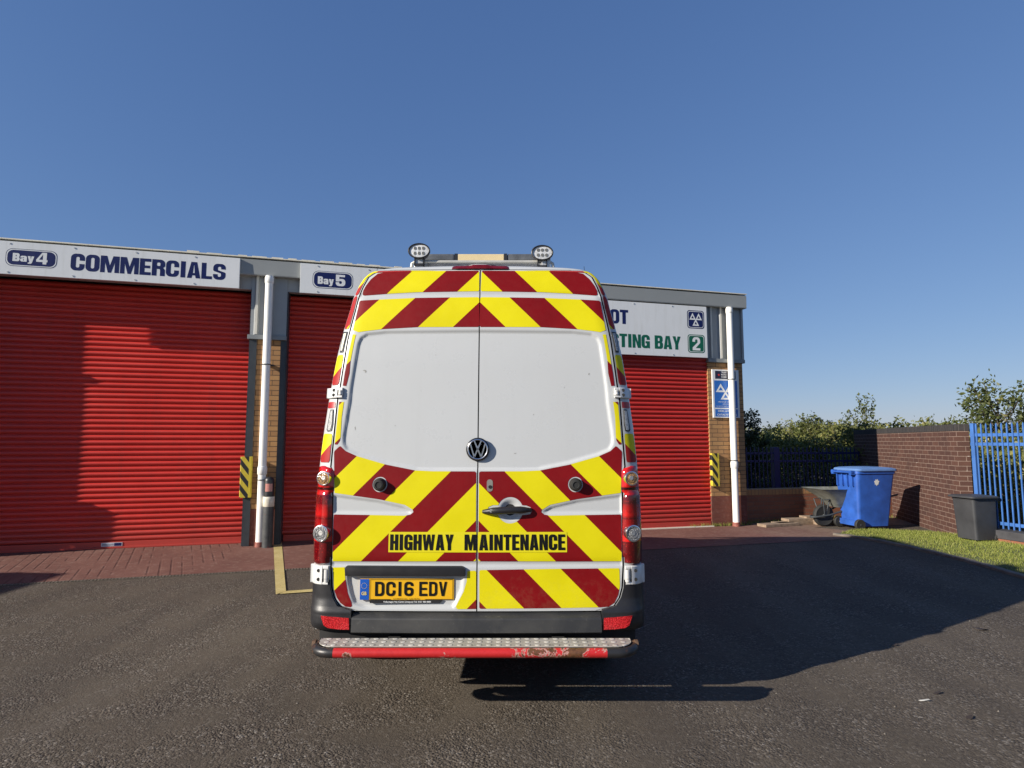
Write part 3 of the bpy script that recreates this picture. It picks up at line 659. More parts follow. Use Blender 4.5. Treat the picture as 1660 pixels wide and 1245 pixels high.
# polygons, stored with x = distance from the centre line
door_out = RPX(Z1([(600, 259), (500, 272), (440, 310), (400, 380), (370, 450), (330, 600), (290, 760), (235, 1090)])+Z3([(215, 130), (190, 380), (167, 610), (184, 640), (187, 680), (182, 800), (172, 1240)])+Z5([(206, 290), (212, 440), (230, 510), (265, 565), (330, 600)]))
ZT = rp(778.5, 437.4)[1]; ZB = rp(773, 990.5)[1]
win = RPX(Z1([(1230, 688), (560, 695), (420, 710), (372, 740), (350, 790), (300, 1090)])+Z3([(285, 150), (243, 400), (247, 450), (270, 490), (350, 525), (560, 585), (780, 630), (900, 635), (1215, 632)]))
win[0] = (-.02, win[0][1]); win[-1] = (-.02, win[-1][1])
wedge = RPX(Z3([(150, 803), (500, 848), (690, 893), (748, 925), (742, 945), (715, 953), (150, 948)]))
plate_rec = [rp(a, b, SK, False) for a, b in Z5([(303, 300), (308, 400), (325, 480), (352, 560), (420, 592), (1050, 592), (1075, 560), (1120, 460), (1135, 300)])]
do_z = [p[1] for p in door_out]; do_x = [p[0] for p in door_out]
_oz = np.array([ZT]+do_z+[ZB]); _ox = np.array([0.02]+do_x+[do_x[-1]-.05]); _ord = np.argsort(_oz); _oz = _oz[_ord]; _ox = _ox[_ord]
def xo(z): return float(np.interp(z, _oz, _ox))
def sdist(poly):
    P = np.array(poly); Q = np.roll(P, -1, 0)
    def f(x, z):
        d = Q-P; w = np.array([x, z])-P; t = np.clip((w*d).sum(1)/((d*d).sum(1)+1e-12), 0, 1)
        dist = np.sqrt(((w-d*t[:, None])**2).sum(1).min())
        c = ((P[:, 1] > z) != (Q[:, 1] > z)) & (x < (Q[:, 0]-P[:, 0])*(z-P[:, 1])/(Q[:, 1]-P[:, 1]+1e-12)+P[:, 0])
        return dist if c.sum() % 2 else -dist          # positive inside
    return f
sd_win, sd_wed, sd_pl = sdist(win), sdist(wedge), sdist(plate_rec)
def sms(v, w): v = max(0., min(1., v/w)); return v*v*(3-2*v)
Z_cr1 = rp(700, 477.5)[1]; Z_cr2 = rp(700, 914.5)[1]
hc = rp(827, 827, SK, False)
def feat(x, z):                            # pressed features, positive = into the van
    ax = abs(x); f = 0
    f += .011*sms(sd_win(ax, z), .016)+.010*sms(sd_wed(ax, z), .014)
    f += .005*math.exp(-((z-Z_cr1)/.014)**2)+.006*math.exp(-((z-Z_cr2)/.013)**2)
    if x < 0: f += .016*sms(sd_pl(x, z), .022)
    else:
        r = math.hypot(x-hc[0], z-hc[1]); f += .024*sms(.066-r, .05)
    return f
def Y(x, z, off=0.0): return surf(x, z, SK+off)+(feat(x, z) if abs(x) < xo(z) else 0)
# doors
def door(sgn):
    zs = sorted(set([round(v, 4) for v in np.arange(ZB, ZT, .0085)]+[round(v, 4) for v in do_z]+[ZB, ZT, ZT-.002, ZT-.004, ZB+.002, ZB+.005]))
    us = np.concatenate([np.linspace(0, 1, 104)])
    rows = []
    for z in zs:
        xa, xb = .0035, max(xo(z), .01)
        rows.append([(sgn*(xa+(xb-xa)*u), Y(sgn*(xa+(xb-xa)*u), z), z) for u in us])
    mb = MB(); mb.grid(rows)
    # turned-in edges
    per = [rows[i][-1] for i in range(len(rows))]; mb.grid([per, [(p[0]-sgn*.004, p[1]+.02, p[2]) for p in per]])
    per = [rows[i][0] for i in range(len(rows))]; mb.grid([per, [(p[0], p[1]+.02, p[2]) for p in per]])
    per = rows[-1]; mb.grid([per, [(p[0], p[1]+.02, p[2]-.003) for p in per]])
    per = rows[0]; mb.grid([per, [(p[0], p[1]+.02, p[2]+.003) for p in per]])
    return mb.build('rear_door', M_white, van, smooth=60, fix=True)
dl = door(-1); drt = door(1)
# inner frame seen only through the shut lines
mb = MB(); rows = []
for z in np.linspace(.36, 2.56, 60):
    h = max(.01, min(xo(z)+.05, hw(z)-.004) if ZB < z < ZT else hw(z)*.96)
    rows.append([(x, surf(x, z, -.004), z) for x in np.linspace(-h, h, 41)])
mb.grid(rows); mb.build('door_seal', M_gap, van, smooth=60)
# body shell
ST = [(0.30, 1.0, 1.0), (1.0, 1.01, 1.0), (2.2, 1.012, 1.0), (2.9, 1.01, 1.0), (3.25, 1.0, .985), (3.55, 1.0, .92), (3.85, .96, .74), (4.2, .95, .58), (4.5, .94, .44), (4.95, .88, .34), (5.2, .72, .28), (5.24, .3, .18)]
def shell_row(z, sgn):
    h = hw(z)+SK*.8; xa = min(xo(z)+.0095, h*.985) if ZB-.001 < z < ZT+.004 else (h*.96 if z < ZB else 0.0)
    row = []
    for u in np.linspace(0, 1, 26):
        q = 1-(1-u)**2.2; x = xa+(h-xa)*q; row.append((sgn*x, surf(x, z, SK), z))
    for y, sx, sz in ST: row.append((sgn*h*sx, y, .30+(z-.30)*sz))
    return row
zr = list(np.arange(.45, ZB-.001, .03))+[ZB-.0009]+list(np.arange(ZB, 2.30, .0085))+list(np.linspace(2.30, 2.50, 40))+list(np.linspace(2.502, 2.6, 50))
zr = sorted(set(zr+[ZT+.004, ZT+.0045, ZT+.008]))
mb = MB()
for sg in (-1, 1): mb.grid([shell_row(z, sg) for z in zr])
mb.add([(-.9, .12, .37), (.9, .12, .37), (.8, 5.0, .37), (-.8, 5.0, .37)], [(0, 1, 2, 3)], 1)
body = mb.build('body', [M_white, M_rubber], van, smooth=55)
# side rub strips
for sg in (-1, 1): mb = MB(); mb.box(sg*.955-.008, sg*.97+.008, .5, 3.7, .62, .74); mb.build('side_rub_strip', M_black, van, bevel=.004)
# windscreen and cab windows
M_glass = plain('dark_glass', (.012, .016, .018), .06, var=.05)
mb = MB(); mb.add([(-.66, 3.62, 2.36), (.66, 3.62, 2.36), (.80, 4.42, 1.53), (-.80, 4.42, 1.53)], [(0, 1, 2, 3)]); mb.build('windscreen', M_glass, van)
# wheels
for x in (-.80, .80):
    for y in (1.02, 4.25):
        T = Matrix.Translation((x, y, .345)) @ Matrix.Rotation(R(90), 4, 'Y')
        mb = MB(); mb.lathe([(.20, -.10), (.30, -.108), (.335, -.09), (.345, -.05), (.345, .05), (.335, .09), (.30, .108), (.20, .10)], T, 40)
        for k in range(60):
            a_ = 2*math.pi*k/60
            for w in (-.055, .01): mb.box(w, w+.045, -.012, .012, .338, .352, M=Matrix.Translation((x, y, .345)) @ Matrix.Rotation(a_, 4, 'X'))
        wh = mb.build('tyre', M_rubber, van, smooth=40)
        mb = MB(); mb.lathe([(.03, -.07), (.15, -.06), (.20, -.095), (.205, 0), (.2, .095), (.15, .06), (.03, .07)], T, 30); mb.build('rim', M_steel, wh, smooth=40)
# axle and underside
mb = MB(); mb.cyl((-.8, 1.02, .34), (.8, 1.02, .34), .05); mb.box(-.5, .5, .3, 4.2, .30, .40); mb.cyl((.45, .25, .34), (.45, 1.6, .36), .045); mb.build('underframe', M_gap, van)

# conforming sheets
def conform(poly, off, mats, name, parent, thick=0.0, step=.03, featured=True, holes=(), sgn=1):
    me = bpy.data.meshes.new(name); bm = bmesh.new()
    loops = [poly]+list(holes); pts = [p for l in loops for p in l]
    vs = [bm.verts.new((sgn*a, 0, b)) for a, b in pts]
    for t in tessellate_polygon([[Vector((a, b, 0)) for a, b in l] for l in loops]):
        try: bm.faces.new([vs[i] for i in t])
        except ValueError: pass
    xs = [v.co.x for v in bm.verts]; zs = [v.co.z for v in bm.verts]
    for val in np.arange(min(xs)+step, max(xs), step):
        bmesh.ops.bisect_plane(bm, geom=bm.verts[:]+bm.edges[:]+bm.faces[:], plane_co=(val, 0, 0), plane_no=(1, 0, 0), dist=1e-5)
    for val in np.arange(min(zs)+step, max(zs), step):
        bmesh.ops.bisect_plane(bm, geom=bm.verts[:]+bm.edges[:]+bm.faces[:], plane_co=(0, 0, val), plane_no=(0, 0, 1), dist=1e-5)
    for v in bm.verts: v.co.y = (Y(v.co.x, v.co.z, off) if featured else surf(v.co.x, v.co.z, SK+off))
    bmesh.ops.recalc_face_normals(bm, faces=bm.faces)
    up = sum((f.normal.y*f.calc_area() for f in bm.faces))
    if up > 0: bmesh.ops.reverse_faces(bm, faces=bm.faces)
    if thick:
        ex = bmesh.ops.extrude_face_region(bm, geom=bm.faces[:])
        for v in [g for g in ex['geom'] if isinstance(g, bmesh.types.BMVert)]: v.co.y += thick
        bmesh.ops.recalc_face_normals(bm, faces=bm.faces)
    bm.to_mesh(me); bm.free()
    me.polygons.foreach_set('use_smooth', [True]*len(me.polygons)); me.set_sharp_from_angle(angle=R(40))
    return link(name, me, mats, parent)
# chevron stripes: |x| + k z = const; each panel's phase and slope from two points on one of its red edges
def chev_mat(name, p0, p1, k=None, to_red=False, off=SK, faded=False):
    (xa, za), (xb, zb) = rp(*p0, off), rp(*p1, off)
    if k is None: k = (xa-xb)/(zb-za)
    d = (xa+xb)/2+k*(za+zb)/2
    return chevron(name, d-(PERIOD/2 if to_red else 0), k, faded)
z1 = lambda a, b: (500+a/4.446, 380+b/4.446)
z3 = lambda a, b: (500+a/4.446, 620+b/4.446)
z5 = lambda a, b: (490+a/4.293, 850+b/4.293)
C_top = chev_mat('chevron_top', z1(750, 265), z1(565, 428))
C_up = chev_mat('chevron_upper', z1(1020, 455), z1(790, 668))
C_low = chev_mat('chevron_lower', z3(770, 633), z3(445, 955), 1.0)
C_bot = chev_mat('chevron_bottom', z5(1140, 590), z5(1210, 525), 1.0, True)
C_edge = chev_mat('chevron_door_edge', z1(300, 915), z1(268, 945), 1.0, True)
C_pil = chev_mat('chevron_pillar', z1(180, 1025), z1(240, 962), 1.0, True, faded=True)
C_pil2 = chev_mat('chevron_pillar_top', z1(320, 440), z1(380, 385), 1.0, True, faded=True)
P_top = RPX(Z1([(390, 430), (394, 408), (415, 370), (450, 325), (500, 284), (560, 272), (740, 265), (1222, 262), (1231, 270), (1231, 400), (1224, 410), (800, 416), (560, 428), (405, 440), (394, 438)]))
P_up = RPX(Z1([(368, 485), (378, 478), (505, 470), (770, 458), (1222, 452), (1231, 460), (1231, 655), (1222, 667), (790, 668), (540, 682), (420, 696), (360, 705), (322, 690)]))
P_edge = RPX(Z1([(320, 720), (343, 722), (333, 760), (303, 915), (296, 1000), (272, 1093), (248, 1090), (262, 1000)]))
P_edge2 = RPX(Z3([(222, 140), (256, 140), (240, 250), (232, 390), (226, 420), (208, 447), (192, 447), (190, 435)]))
P_l1 = RPX(Z3([(185, 505), (190, 492), (222, 462), (232, 460), (268, 494), (350, 531), (560, 592), (770, 634), (900, 640), (1198, 641), (1209, 650)])+Z5([(1208, 250), (1200, 257), (212, 257)])+Z3([(176, 1150), (183, 958), (190, 951), (450, 955), (690, 960), (735, 952), (757, 934), (752, 918), (695, 882), (500, 840), (188, 796)]))
P_bl = [rp(a, b, SK, False) for a, b in Z5([(213, 300), (294, 298), (299, 370), (318, 480), (343, 545), (346, 568), (335, 576), (300, 572), (265, 545), (240, 508), (222, 455)])]
P_bl2 = [rp(a, b, SK, False) for a, b in Z5([(1150, 325), (1202, 322), (1210, 330), (1210, 588), (1080, 590), (1068, 575), (1082, 545), (1122, 470), (1143, 400)])]
z6 = lambda a, b: (770+a/4.293, 850+b/4.293)
P_br = [rp(*z6(a, b), SK, False) for a, b in [(38, 318), (500, 310), (1000, 305), (1005, 312), (1008, 430), (997, 490), (970, 545), (930, 572), (870, 577), (600, 582), (38, 587), (30, 578), (30, 326)]]
def circ(cx, cz, r, n=32): return [(cx+r*math.cos(2*math.pi*k/n), cz+r*math.sin(2*math.pi*k/n)) for k in range(n)]
kn_l = rp(615.8, 785.3); EO = .0016
for sg, dr_ in ((-1, dl), (1, drt)):
    conform(P_top, EO, C_top, 'chevron_panel', dr_, sgn=sg)
    conform(P_up, EO, C_up, 'chevron_panel', dr_, sgn=sg)
    conform(P_edge, EO, C_edge, 'chevron_strip', dr_, sgn=sg, step=.02); conform(P_edge2, EO, C_edge, 'chevron_strip', dr_, sgn=sg, step=.02)
    hs = [circ(kn_l[0], kn_l[1], .043)]
    if sg == 1:
        hd = []
        A_ = [(rp(*z4_, SK, False)) for z4_ in [(770+a/4.446, 620+b/4.446) for a, b in [(338, 905), (375, 897), (397, 912), (397, 940), (375, 957), (338, 955)]]]
        for k in range(25):
            t = R(-22)-k/24*R(316) if False else R(22)+k/24*R(136); hd.append((hc[0]+.073*math.cos(t), hc[1]+.073*math.sin(t)))
        x_l = rp(770+52/4.446, 620+925/4.446, SK, False)
        hd += [(hc[0]-.098, hc[1]+.028), (hc[0]-.122, hc[1]+.018), (hc[0]-.128, hc[1]-.006), (hc[0]-.112, hc[1]-.022), (hc[0]-.092, hc[1]-.027)]
        for k in range(25):
            t = R(202)+k/24*R(136); hd.append((hc[0]+.073*math.cos(t), hc[1]+.073*math.sin(t)))
        hd += [(hc[0]+.088, hc[1]-.026), (hc[0]+.112, hc[1]-.022), (hc[0]+.124, hc[1]-.004), (hc[0]+.115, hc[1]+.016), (hc[0]+.09, hc[1]+.026)]
        hs.append(hd)
    conform(P_l1, EO, C_low, 'chevron_panel', dr_, sgn=sg, holes=hs)
conform(P_bl, EO, C_bot, 'chevron_panel', dl); conform(P_bl2, EO, C_bot, 'chevron_panel', dl)
conform(P_br, EO, C_bot, 'chevron_panel', drt)
# pillar markings: films between the door shut line and the body corner
def film(za, zb_, n=14):
    zs = np.linspace(za, zb_, n); e = .010
    inn = [(xo(z)+.016+(.006 if i in (0, n-1) else 0), z) for i, z in enumerate(zs)]; out_ = [(max(hw(z)-.007-(.006 if i in (0, n-1) else 0), xo(z)+.032), z) for i, z in enumerate(zs)]
    return inn+out_[::-1]
M_redfilm = plain('faded_red_film', (.36, .02, .02), .35)
zq = lambda px, py: rp(px, py)[1]
for sg in (-1, 1):
    for za, zb_, m, nm in ((zq(585, 478), ZT-.004, C_pil2, 'pillar_chevron'), (zq(563, 533), zq(572, 485), C_pil2, 'pillar_chevron'), (zq(545, 624), zq(553, 575.5), C_pil, 'pillar_chevron'), (zq(540, 661.5), zq(540, 651.5), M_redfilm, 'pillar_marking'), (zq(528, 749.5), zq(533, 703), C_pil, 'pillar_chevron')):
        conform(film(za, zb_), EO*1.6, m, nm, van, featured=False, sgn=sg, step=.012)
# highway maintenance band and lettering
zb0 = rp(700, 895.3)[1]; zb1 = rp(700, 862.3)[1]
M_band = plain('yellow_reflective_band', (.63, .56, .008), .4, var=.06)
xL, xR = rp(630, 880, SK, False)[0], rp(919, 880, SK, False)[0]
conform([(xL, zb0), (-.0045, zb0), (-.0045, zb1), (xL, zb1)], .0032, M_band, 'text_band', dl)
conform([(.0045, zb0), (xR, zb0), (xR, zb1), (.0045, zb1)], .0032, M_band, 'text_band', drt)
ztx0 = rp(700, 891.8)[1]; ztx1 = rp(700, 866.2)[1]
fnv = lambda k: (lambda a, b: (a, Y(a, b, k), b))
mb = MB(); lettering(mb, 'HIGHWAY', rp(632.5, 880, SK, False)[0], ztx0, rp(735, 880, SK, False)[0], ztx1, fnv(.0050), s=.40, t=.17, gap=.13); mb.build('lettering', M_text, dl)
xm0 = rp(753, 880, SK, False)[0]; mb = MB()
lettering(mb, 'M', xm0, ztx0, -.0045, ztx1, fnv(.0050), s=.40, t=.17); mb.build('lettering', M_text, dl)
mb = MB(); lettering(mb, 'AINTENANCE', rp(776.2, 880, SK, False)[0]+.002, ztx0, rp(916, 880, SK, False)[0], ztx1, fnv(.0050), s=.40, t=.17, gap=.12); mb.build('lettering', M_text, drt)
# stone chips and scuffs on the white panels
M_scuff = plain('paint_scuff', (.27, .27, .25), .6)
for px, py, w_, h_ in ((590, 600, .010, .003), (592, 602, .004, .008), (865, 672, .003, .003), (955, 606, .004, .006), (640, 690, .003, .003), (706, 575, .002, .002), (835, 735, .008, .002), (915, 628, .002, .004), (575, 694, .003, .010)):
    x, z = rp(px, py, SK, False); conform([(x+w_*math.cos(t)*(1+.4*math.sin(2*t+px)), z+h_*math.sin(t)) for t in np.linspace(0, 5.6, 9)], .0008, M_scuff, 'paint_scuff', dl if x < 0 else drt, step=.05)
# number plate
M_plate = plain('yellow_number_plate', (.72, .40, .015), .3, var=.05); M_gb = plain('plate_blue_band', (.012, .09, .42), .3)
pc = rp(659.5, 955.8, SK, False)
plp = empty('tmp', None, None) if False else None
def plane_at(cx, cz, off): y0 = Y(cx, cz, off); return lambda a, b: (cx+a, y0, cz+b)
f0 = plane_at(pc[0], pc[1], .010); f1 = plane_at(pc[0], pc[1], .0125)
mb = MB(); y0 = f0(0, 0)[1]; mb.box(pc[0]-.262, pc[0]+.262, y0, y0+.010, pc[1]-.0575, pc[1]+.0575); plate = mb.build('number_plate', M_plate, dl, bevel=.002)
mb = MB(); mb.flat([[(-.262, -.0565), (-.212, -.0565), (-.212, .0565), (-.262, .0565)]], plane_at(pc[0], pc[1], .0115)); mb.build('country_band', M_gb, plate)
mb = MB(); small_text(mb, 'GB', -.253, -.030, -.224, .018, plane_at(pc[0], pc[1], .0135), bold=.03)
for k in range(12):
    t = 2*math.pi*k/12; mb.flat([circ(-.238+.015*math.cos(t), .020+.015*math.sin(t), .0018, 6)], plane_at(pc[0], pc[1], .0135))
mb.build('country_text', plain('plate_gold', (.62, .52, .20), .4), plate)
mb = MB(); lettering(mb, 'DC16', -.178, -.036, .035, .042, f1, s=.28, t=.17, gap=.22, mono=True); lettering(mb, 'EDV', .068, -.036, .222, .042, f1, s=.28, t=.17, gap=.22, mono=True)
fr = lambda a: a
for q in ((-.207, .0525, .255, .0545), (-.207, -.0545, -.09, -.0525), (.10, -.0545, .255, -.0525), (.253, -.0545, .255, .0545), (-.207, -.0545, -.205, .0545)):
    mb.flat([[(q[0], q[1]), (q[2], q[1]), (q[2], q[3]), (q[0], q[3])]], f1)
small_text(mb, 'LIVERPOOL  L20 8HN', -.075, -.0535, .07, .006, f1, bold=0.)
mb.build('registration_lettering', M_text, plate)
mb = MB(); mb.prism([(-.205, -.074), (.185, -.074), (.200, -.058), (-.208, -.058)], lambda a, b, d: (pc[0]+a, y0-.003+d, pc[1]+b), 0, .012); mb.build('plate_holder', M_black, dl)
mb = MB(); small_text(mb, 'Volkswagen Van Centre Liverpool Tel. 0151 486 8880', -.13, -.0705, .135, .0085, lambda a, b: (pc[0]+a, y0-.0045, pc[1]+b), bold=.02); mb.build('holder_text', M_signwhite, dl)
# black grip above the plate
g0 = rp(560, 932.7, SK, False); g1 = rp(754.5, 917.3, SK, False); gm = Y((g0[0]+g1[0])/2, g1[1])
mb = MB()
mb.prism(rr(g0[0], g0[1], g1[0], g1[1], (.022, .015, .006, .004), 4), lambda a, b, d: (a, min(Y(a, b, 0), surf(a, b, SK))-.018*(1 if d == 0 else -1), b), 0, 1); mb.build('plate_grip', M_black, dl, bevel=.004, smooth=40)
# emblem
ec = rp(775.5, 728.5, SK, False); ey = surf(0, ec[1], SK)
TE = Matrix.Translation((0, ey-.002, ec[1])) @ Matrix.Rotation(R(90), 4, 'X')
mb = MB(); mb.lathe([(.066, -.004), (.067, .004), (.063, .009), (.058, .011), (.001, .011)], TE, 40)
emb = mb.build('emblem', plain('emblem_black', (.015, .017, .022), .22), drt, smooth=40)
ring = [(.059, .011), (.0585, .0145), (.055, .016), (.0515, .0145), (.051, .011)]
mb = MB(); mb.lathe(ring, TE, 48)
def stroke(p, q, w=.0115):
    p, q = Vector(p), Vector(q); d = (q-p).normalized(); n_ = Vector((-d.y, d.x))*w/2
    a_ = [p+n_, q+n_, q-n_, p-n_]; vs = []
    for h_, sc in ((.0112, 1), (.0150, .62)):
        for v, sgn_ in zip(a_, (1, 1, -1, -1)):
            base = (p if v in (a_[0], a_[3]) else q); vs.append(TE @ Vector((base.x+(v.x-base.x)*sc, base.y+(v.y-base.y)*sc, h_)))
    mb.add(vs, [(0, 1, 2, 3), (7, 6, 5, 4), (0, 4, 5, 1), (1, 5, 6, 2), (2, 6, 7, 3), (3, 7, 4, 0)])
for sx in (-1, 1):
    stroke((sx*.0205, .050), (sx*.001, .004)); stroke((sx*.043, .033), (sx*.0195, -.045)); stroke((sx*.0195, -.045), (sx*.001, .000))
mb.build('emblem_lettering', M_chrome, emb, smooth=30)
# door bump stops, lock and handle
for sg, dr_ in ((-1, dl), (1, drt)):
    cx, cz = sg*kn_l[0], kn_l[1]; yy = Y(cx, cz)
    T = Matrix.Translation((cx, yy, cz)) @ Matrix.Rotation(R(90), 4, 'X')
    mb = MB(); mb.lathe([(.037, -.004), (.0365, .012), (.033, .018), (.031, .034), (.027, .042), (.018, .045), (.016, .041), (.001, .041)], T, 32); mb.build('bump_stop', M_rubber, dr_, smooth=35)
lc = rp(794, 787, SK, False)
mb = MB(); mb.prism(rr(lc[0]-.017, lc[1]-.034, lc[0]+.017, lc[1]+.034, .016, 6), lambda a, b, d: (a, Y(a, b, 0)-.003+d, b), 0, .005); mb.cyl((lc[0]+.002, Y(*lc)-.0032, lc[1]-.008), (lc[0]+.002, Y(*lc)-.006, lc[1]-.008), .010, n=16, mi=1)
mb.build('lock_plate', [plain('lock_grey', (.20, .19, .17), .5), M_gap], drt, smooth=30)
hy = surf(hc[0], hc[1], SK); mb = MB(); pts = []; rad = []
for t in np.linspace(0, 1, 15):
    x = hc[0]-.152+.268*t; bow = .028*math.sin(math.pi*min(1, max(0, t)))**.6; pts.append((x, hy-.004-bow, hc[1]-.002+.012*math.sin(t*2.2)-.006)); rad.append(.020*min(1, .55+2.2*min(t, 1-t)))
mb.tube(pts, rad, 14); mb.cyl((hc[0]-.105, hy-.036, hc[1]+.001), (hc[0]-.105, hy-.042, hc[1]+.001), .010, n=14, mi=1); mb.build('door_handle', [M_black, M_steel], drt, smooth=50)
# hinges
def hinge(px0, py0, px1, py1, sg, inner):
    (xa, za), (xb, zb_) = rp(px0, py1), rp(px1, py0)
    x_in, x_out = min(xa, xb), max(xa, xb); z0, z1_ = min(za, zb_), max(za, zb_)
    x_out = min(x_out, hw((z0+z1_)/2)+.012)
    mb = MB(); n = 8; cut = x_in+(x_out-x_in)*.36
    def S(x, z, k): return (sg*x, surf(min(x, hw(z)-.001), z, SK)-k, z)
    for (u0, u1, w0, w1, k) in ((cut, x_out, z0, z1_, .020), (x_in+.012, cut, z1_-.017, z1_, .018), (x_in+.012, cut, z0, z0+.015, .018)):
        rows = []
        us = np.linspace(u0, u1, n)
        rows = [[S(u, w, kk) for u in us] for w, kk in ((w0, -.004), (w0, k-.004), (w0+.004, k), (w1-.004, k), (w1, k-.004), (w1, -.004))]
        mb.grid(rows)
        for col in (0, -1): mb.add([r[col] for r in rows], [tuple(range(6))])
    h_ = mb.build('hinge', M_hinge, van, smooth=35)
    mb = MB(); xk = x_in+.022
    for w0, w1 in ((z0+.017, z0+.032), (z0+.034, z1_-.019)):
        mb.cyl(S(xk, w0, .010), S(xk, w1, .010), .014, n=16)
    mb.build('hinge_knuckle', M_chrome if False else plain('hinge_pin', (.55, .55, .53), .3) if 'hinge_pin' not in bpy.data.materials else bpy.data.materials['hinge_pin'], h_, smooth=40)
    for zc in (z0+(z1_-z0)*.28, z0+(z1_-z0)*.75): mb = MB(); mb.cyl(S((x_in+x_out)/2+.004, zc, .019), S((x_in+x_out)/2+.004, zc, .024), .0095, n=12); mb.build('hinge_bolt', M_rubber, h_)
for sg in (-1, 1):
    hinge(529, 628.5, 559.5, 647.5, sg, 0); hinge(504.5, 917, 536.8, 938.8, sg, 0)
# pillar marker lamps
M_led = plain('clear_led_lens', (.42, .42, .40), .15, var=.4, scale=90); M_led2 = plain('amber_white_lens', (.75, .72, .58), .12, var=.1, scale=60)
for sg in (-1, 1):
    o_ = conform(RPX(Z1([(253, 706), (283, 703), (262, 790), (250, 850), (228, 852), (232, 820)])), .004, M_black, 'marker_lamp', van, thick=.008, featured=False, sgn=sg, step=.02)
    conform(RPX(Z1([(258, 716), (275, 714), (256, 790), (245, 838), (234, 840), (238, 812)])), .0065, M_led2 if sg < 0 else M_led, 'lens', o_, thick=.004, featured=False, sgn=sg, step=.02)
    o_ = conform(RPX(Z3([(160, 196), (182, 194), (176, 300), (166, 350), (138, 354), (133, 340)])), .004, M_black, 'marker_lamp', van, thick=.008, featured=False, sgn=sg, step=.02)
    conform(RPX(Z3([(163, 204), (177, 203), (171, 296), (160, 342), (144, 345), (141, 332)])), .0065, M_led, 'lens', o_, thick=.004, featured=False, sgn=sg, step=.02)
# tail lamps
def mat_lens(name, col, dark, dotty=True):
    m = NT(name); x = m.xyz(); vo = m.n('TexVoronoi'); vo.inputs['Scale'].default_value = 150; m.l(m.co(), vo.inputs['Vector'])
    n = m.noise(22, 4, .6); c = m.ramp(n, [(.35, dark), (.65, col)])
    c = m.mix(m.ramp(vo.outputs['Distance'], [(.25, .75), (.5, 0.0)]), c, tuple(min(1, k*1.8+.02) for k in col))
    m.set(c, .15, 0, .5); m.bump(vo.outputs['Distance'], .5, .004); return m.m
M_lens = mat_lens('red_lamp_lens', (.32, .006, .006), (.09, .002, .003)); 
def mat_tail():
    m = NT('tail_lamp_red'); x = m.xyz(); vo = m.n('TexVoronoi'); vo.inputs['Scale'].default_value = 75; m.l(m.co(), vo.inputs['Vector'])
    zt_ = rp(526, 757)[1]; zl = rp(520, 912)[1]; g = m.n('MapRange'); g.inputs[1].default_value = zl; g.inputs[2].default_value = zt_; m.l(x[2], g.inputs[0])
    br, dk, md = (.50, .008, .007), (.10, .002, .003), (.26, .004, .005)
    c = m.ramp(g.outputs[0], [(0, dk), (.22, dk), (.225, br), (.285, br), (.29, md), (.45, md), (.46, dk), (.50, br), (.60, md), (.62, dk), (.70, dk), (.715, br), (.755, br), (.76, (.02, .001, .001)), (.785, (.02, .001, .001)), (.79, br), (1, br)])
    n = m.noise(30, 4, .7); c = m.mix(m.ramp(n, [(.45, 0.0), (.7, .5)]), c, dk)
    c = m.mix(m.ramp(vo.outputs['Distance'], [(.1, .5), (.3, 0.0)]), c, (.6, .03, .02))
    m.set(c, .1, 0, .6); m.bump(m.noise(60, 2), .08, .002); return m.m
M_tail = mat_tail()
M_lensb = mat_lens('bright_red_reflector', (.40, .008, .010), (.33, .006, .008))
M_amber = mat_lens('amber_lamp_lens', (.34, .19, .07), (.10, .07, .045)); M_clear = mat_lens('clear_lamp_lens', (.25, .25, .25), (.06, .06, .06))
lampA = Z3([(92, 600), (165, 612), (186, 640), (184, 782), (160, 800), (172, 830), (172, 1050), (168, 1245)])+Z5([(195, 200), (192, 275), (96, 275), (95, 150)])+Z3([(62, 1240), (45, 1100), (47, 950), (60, 850), (82, 790), (78, 690)])
lampP = RPX(lampA)
def lamp_off(x, z): return .028
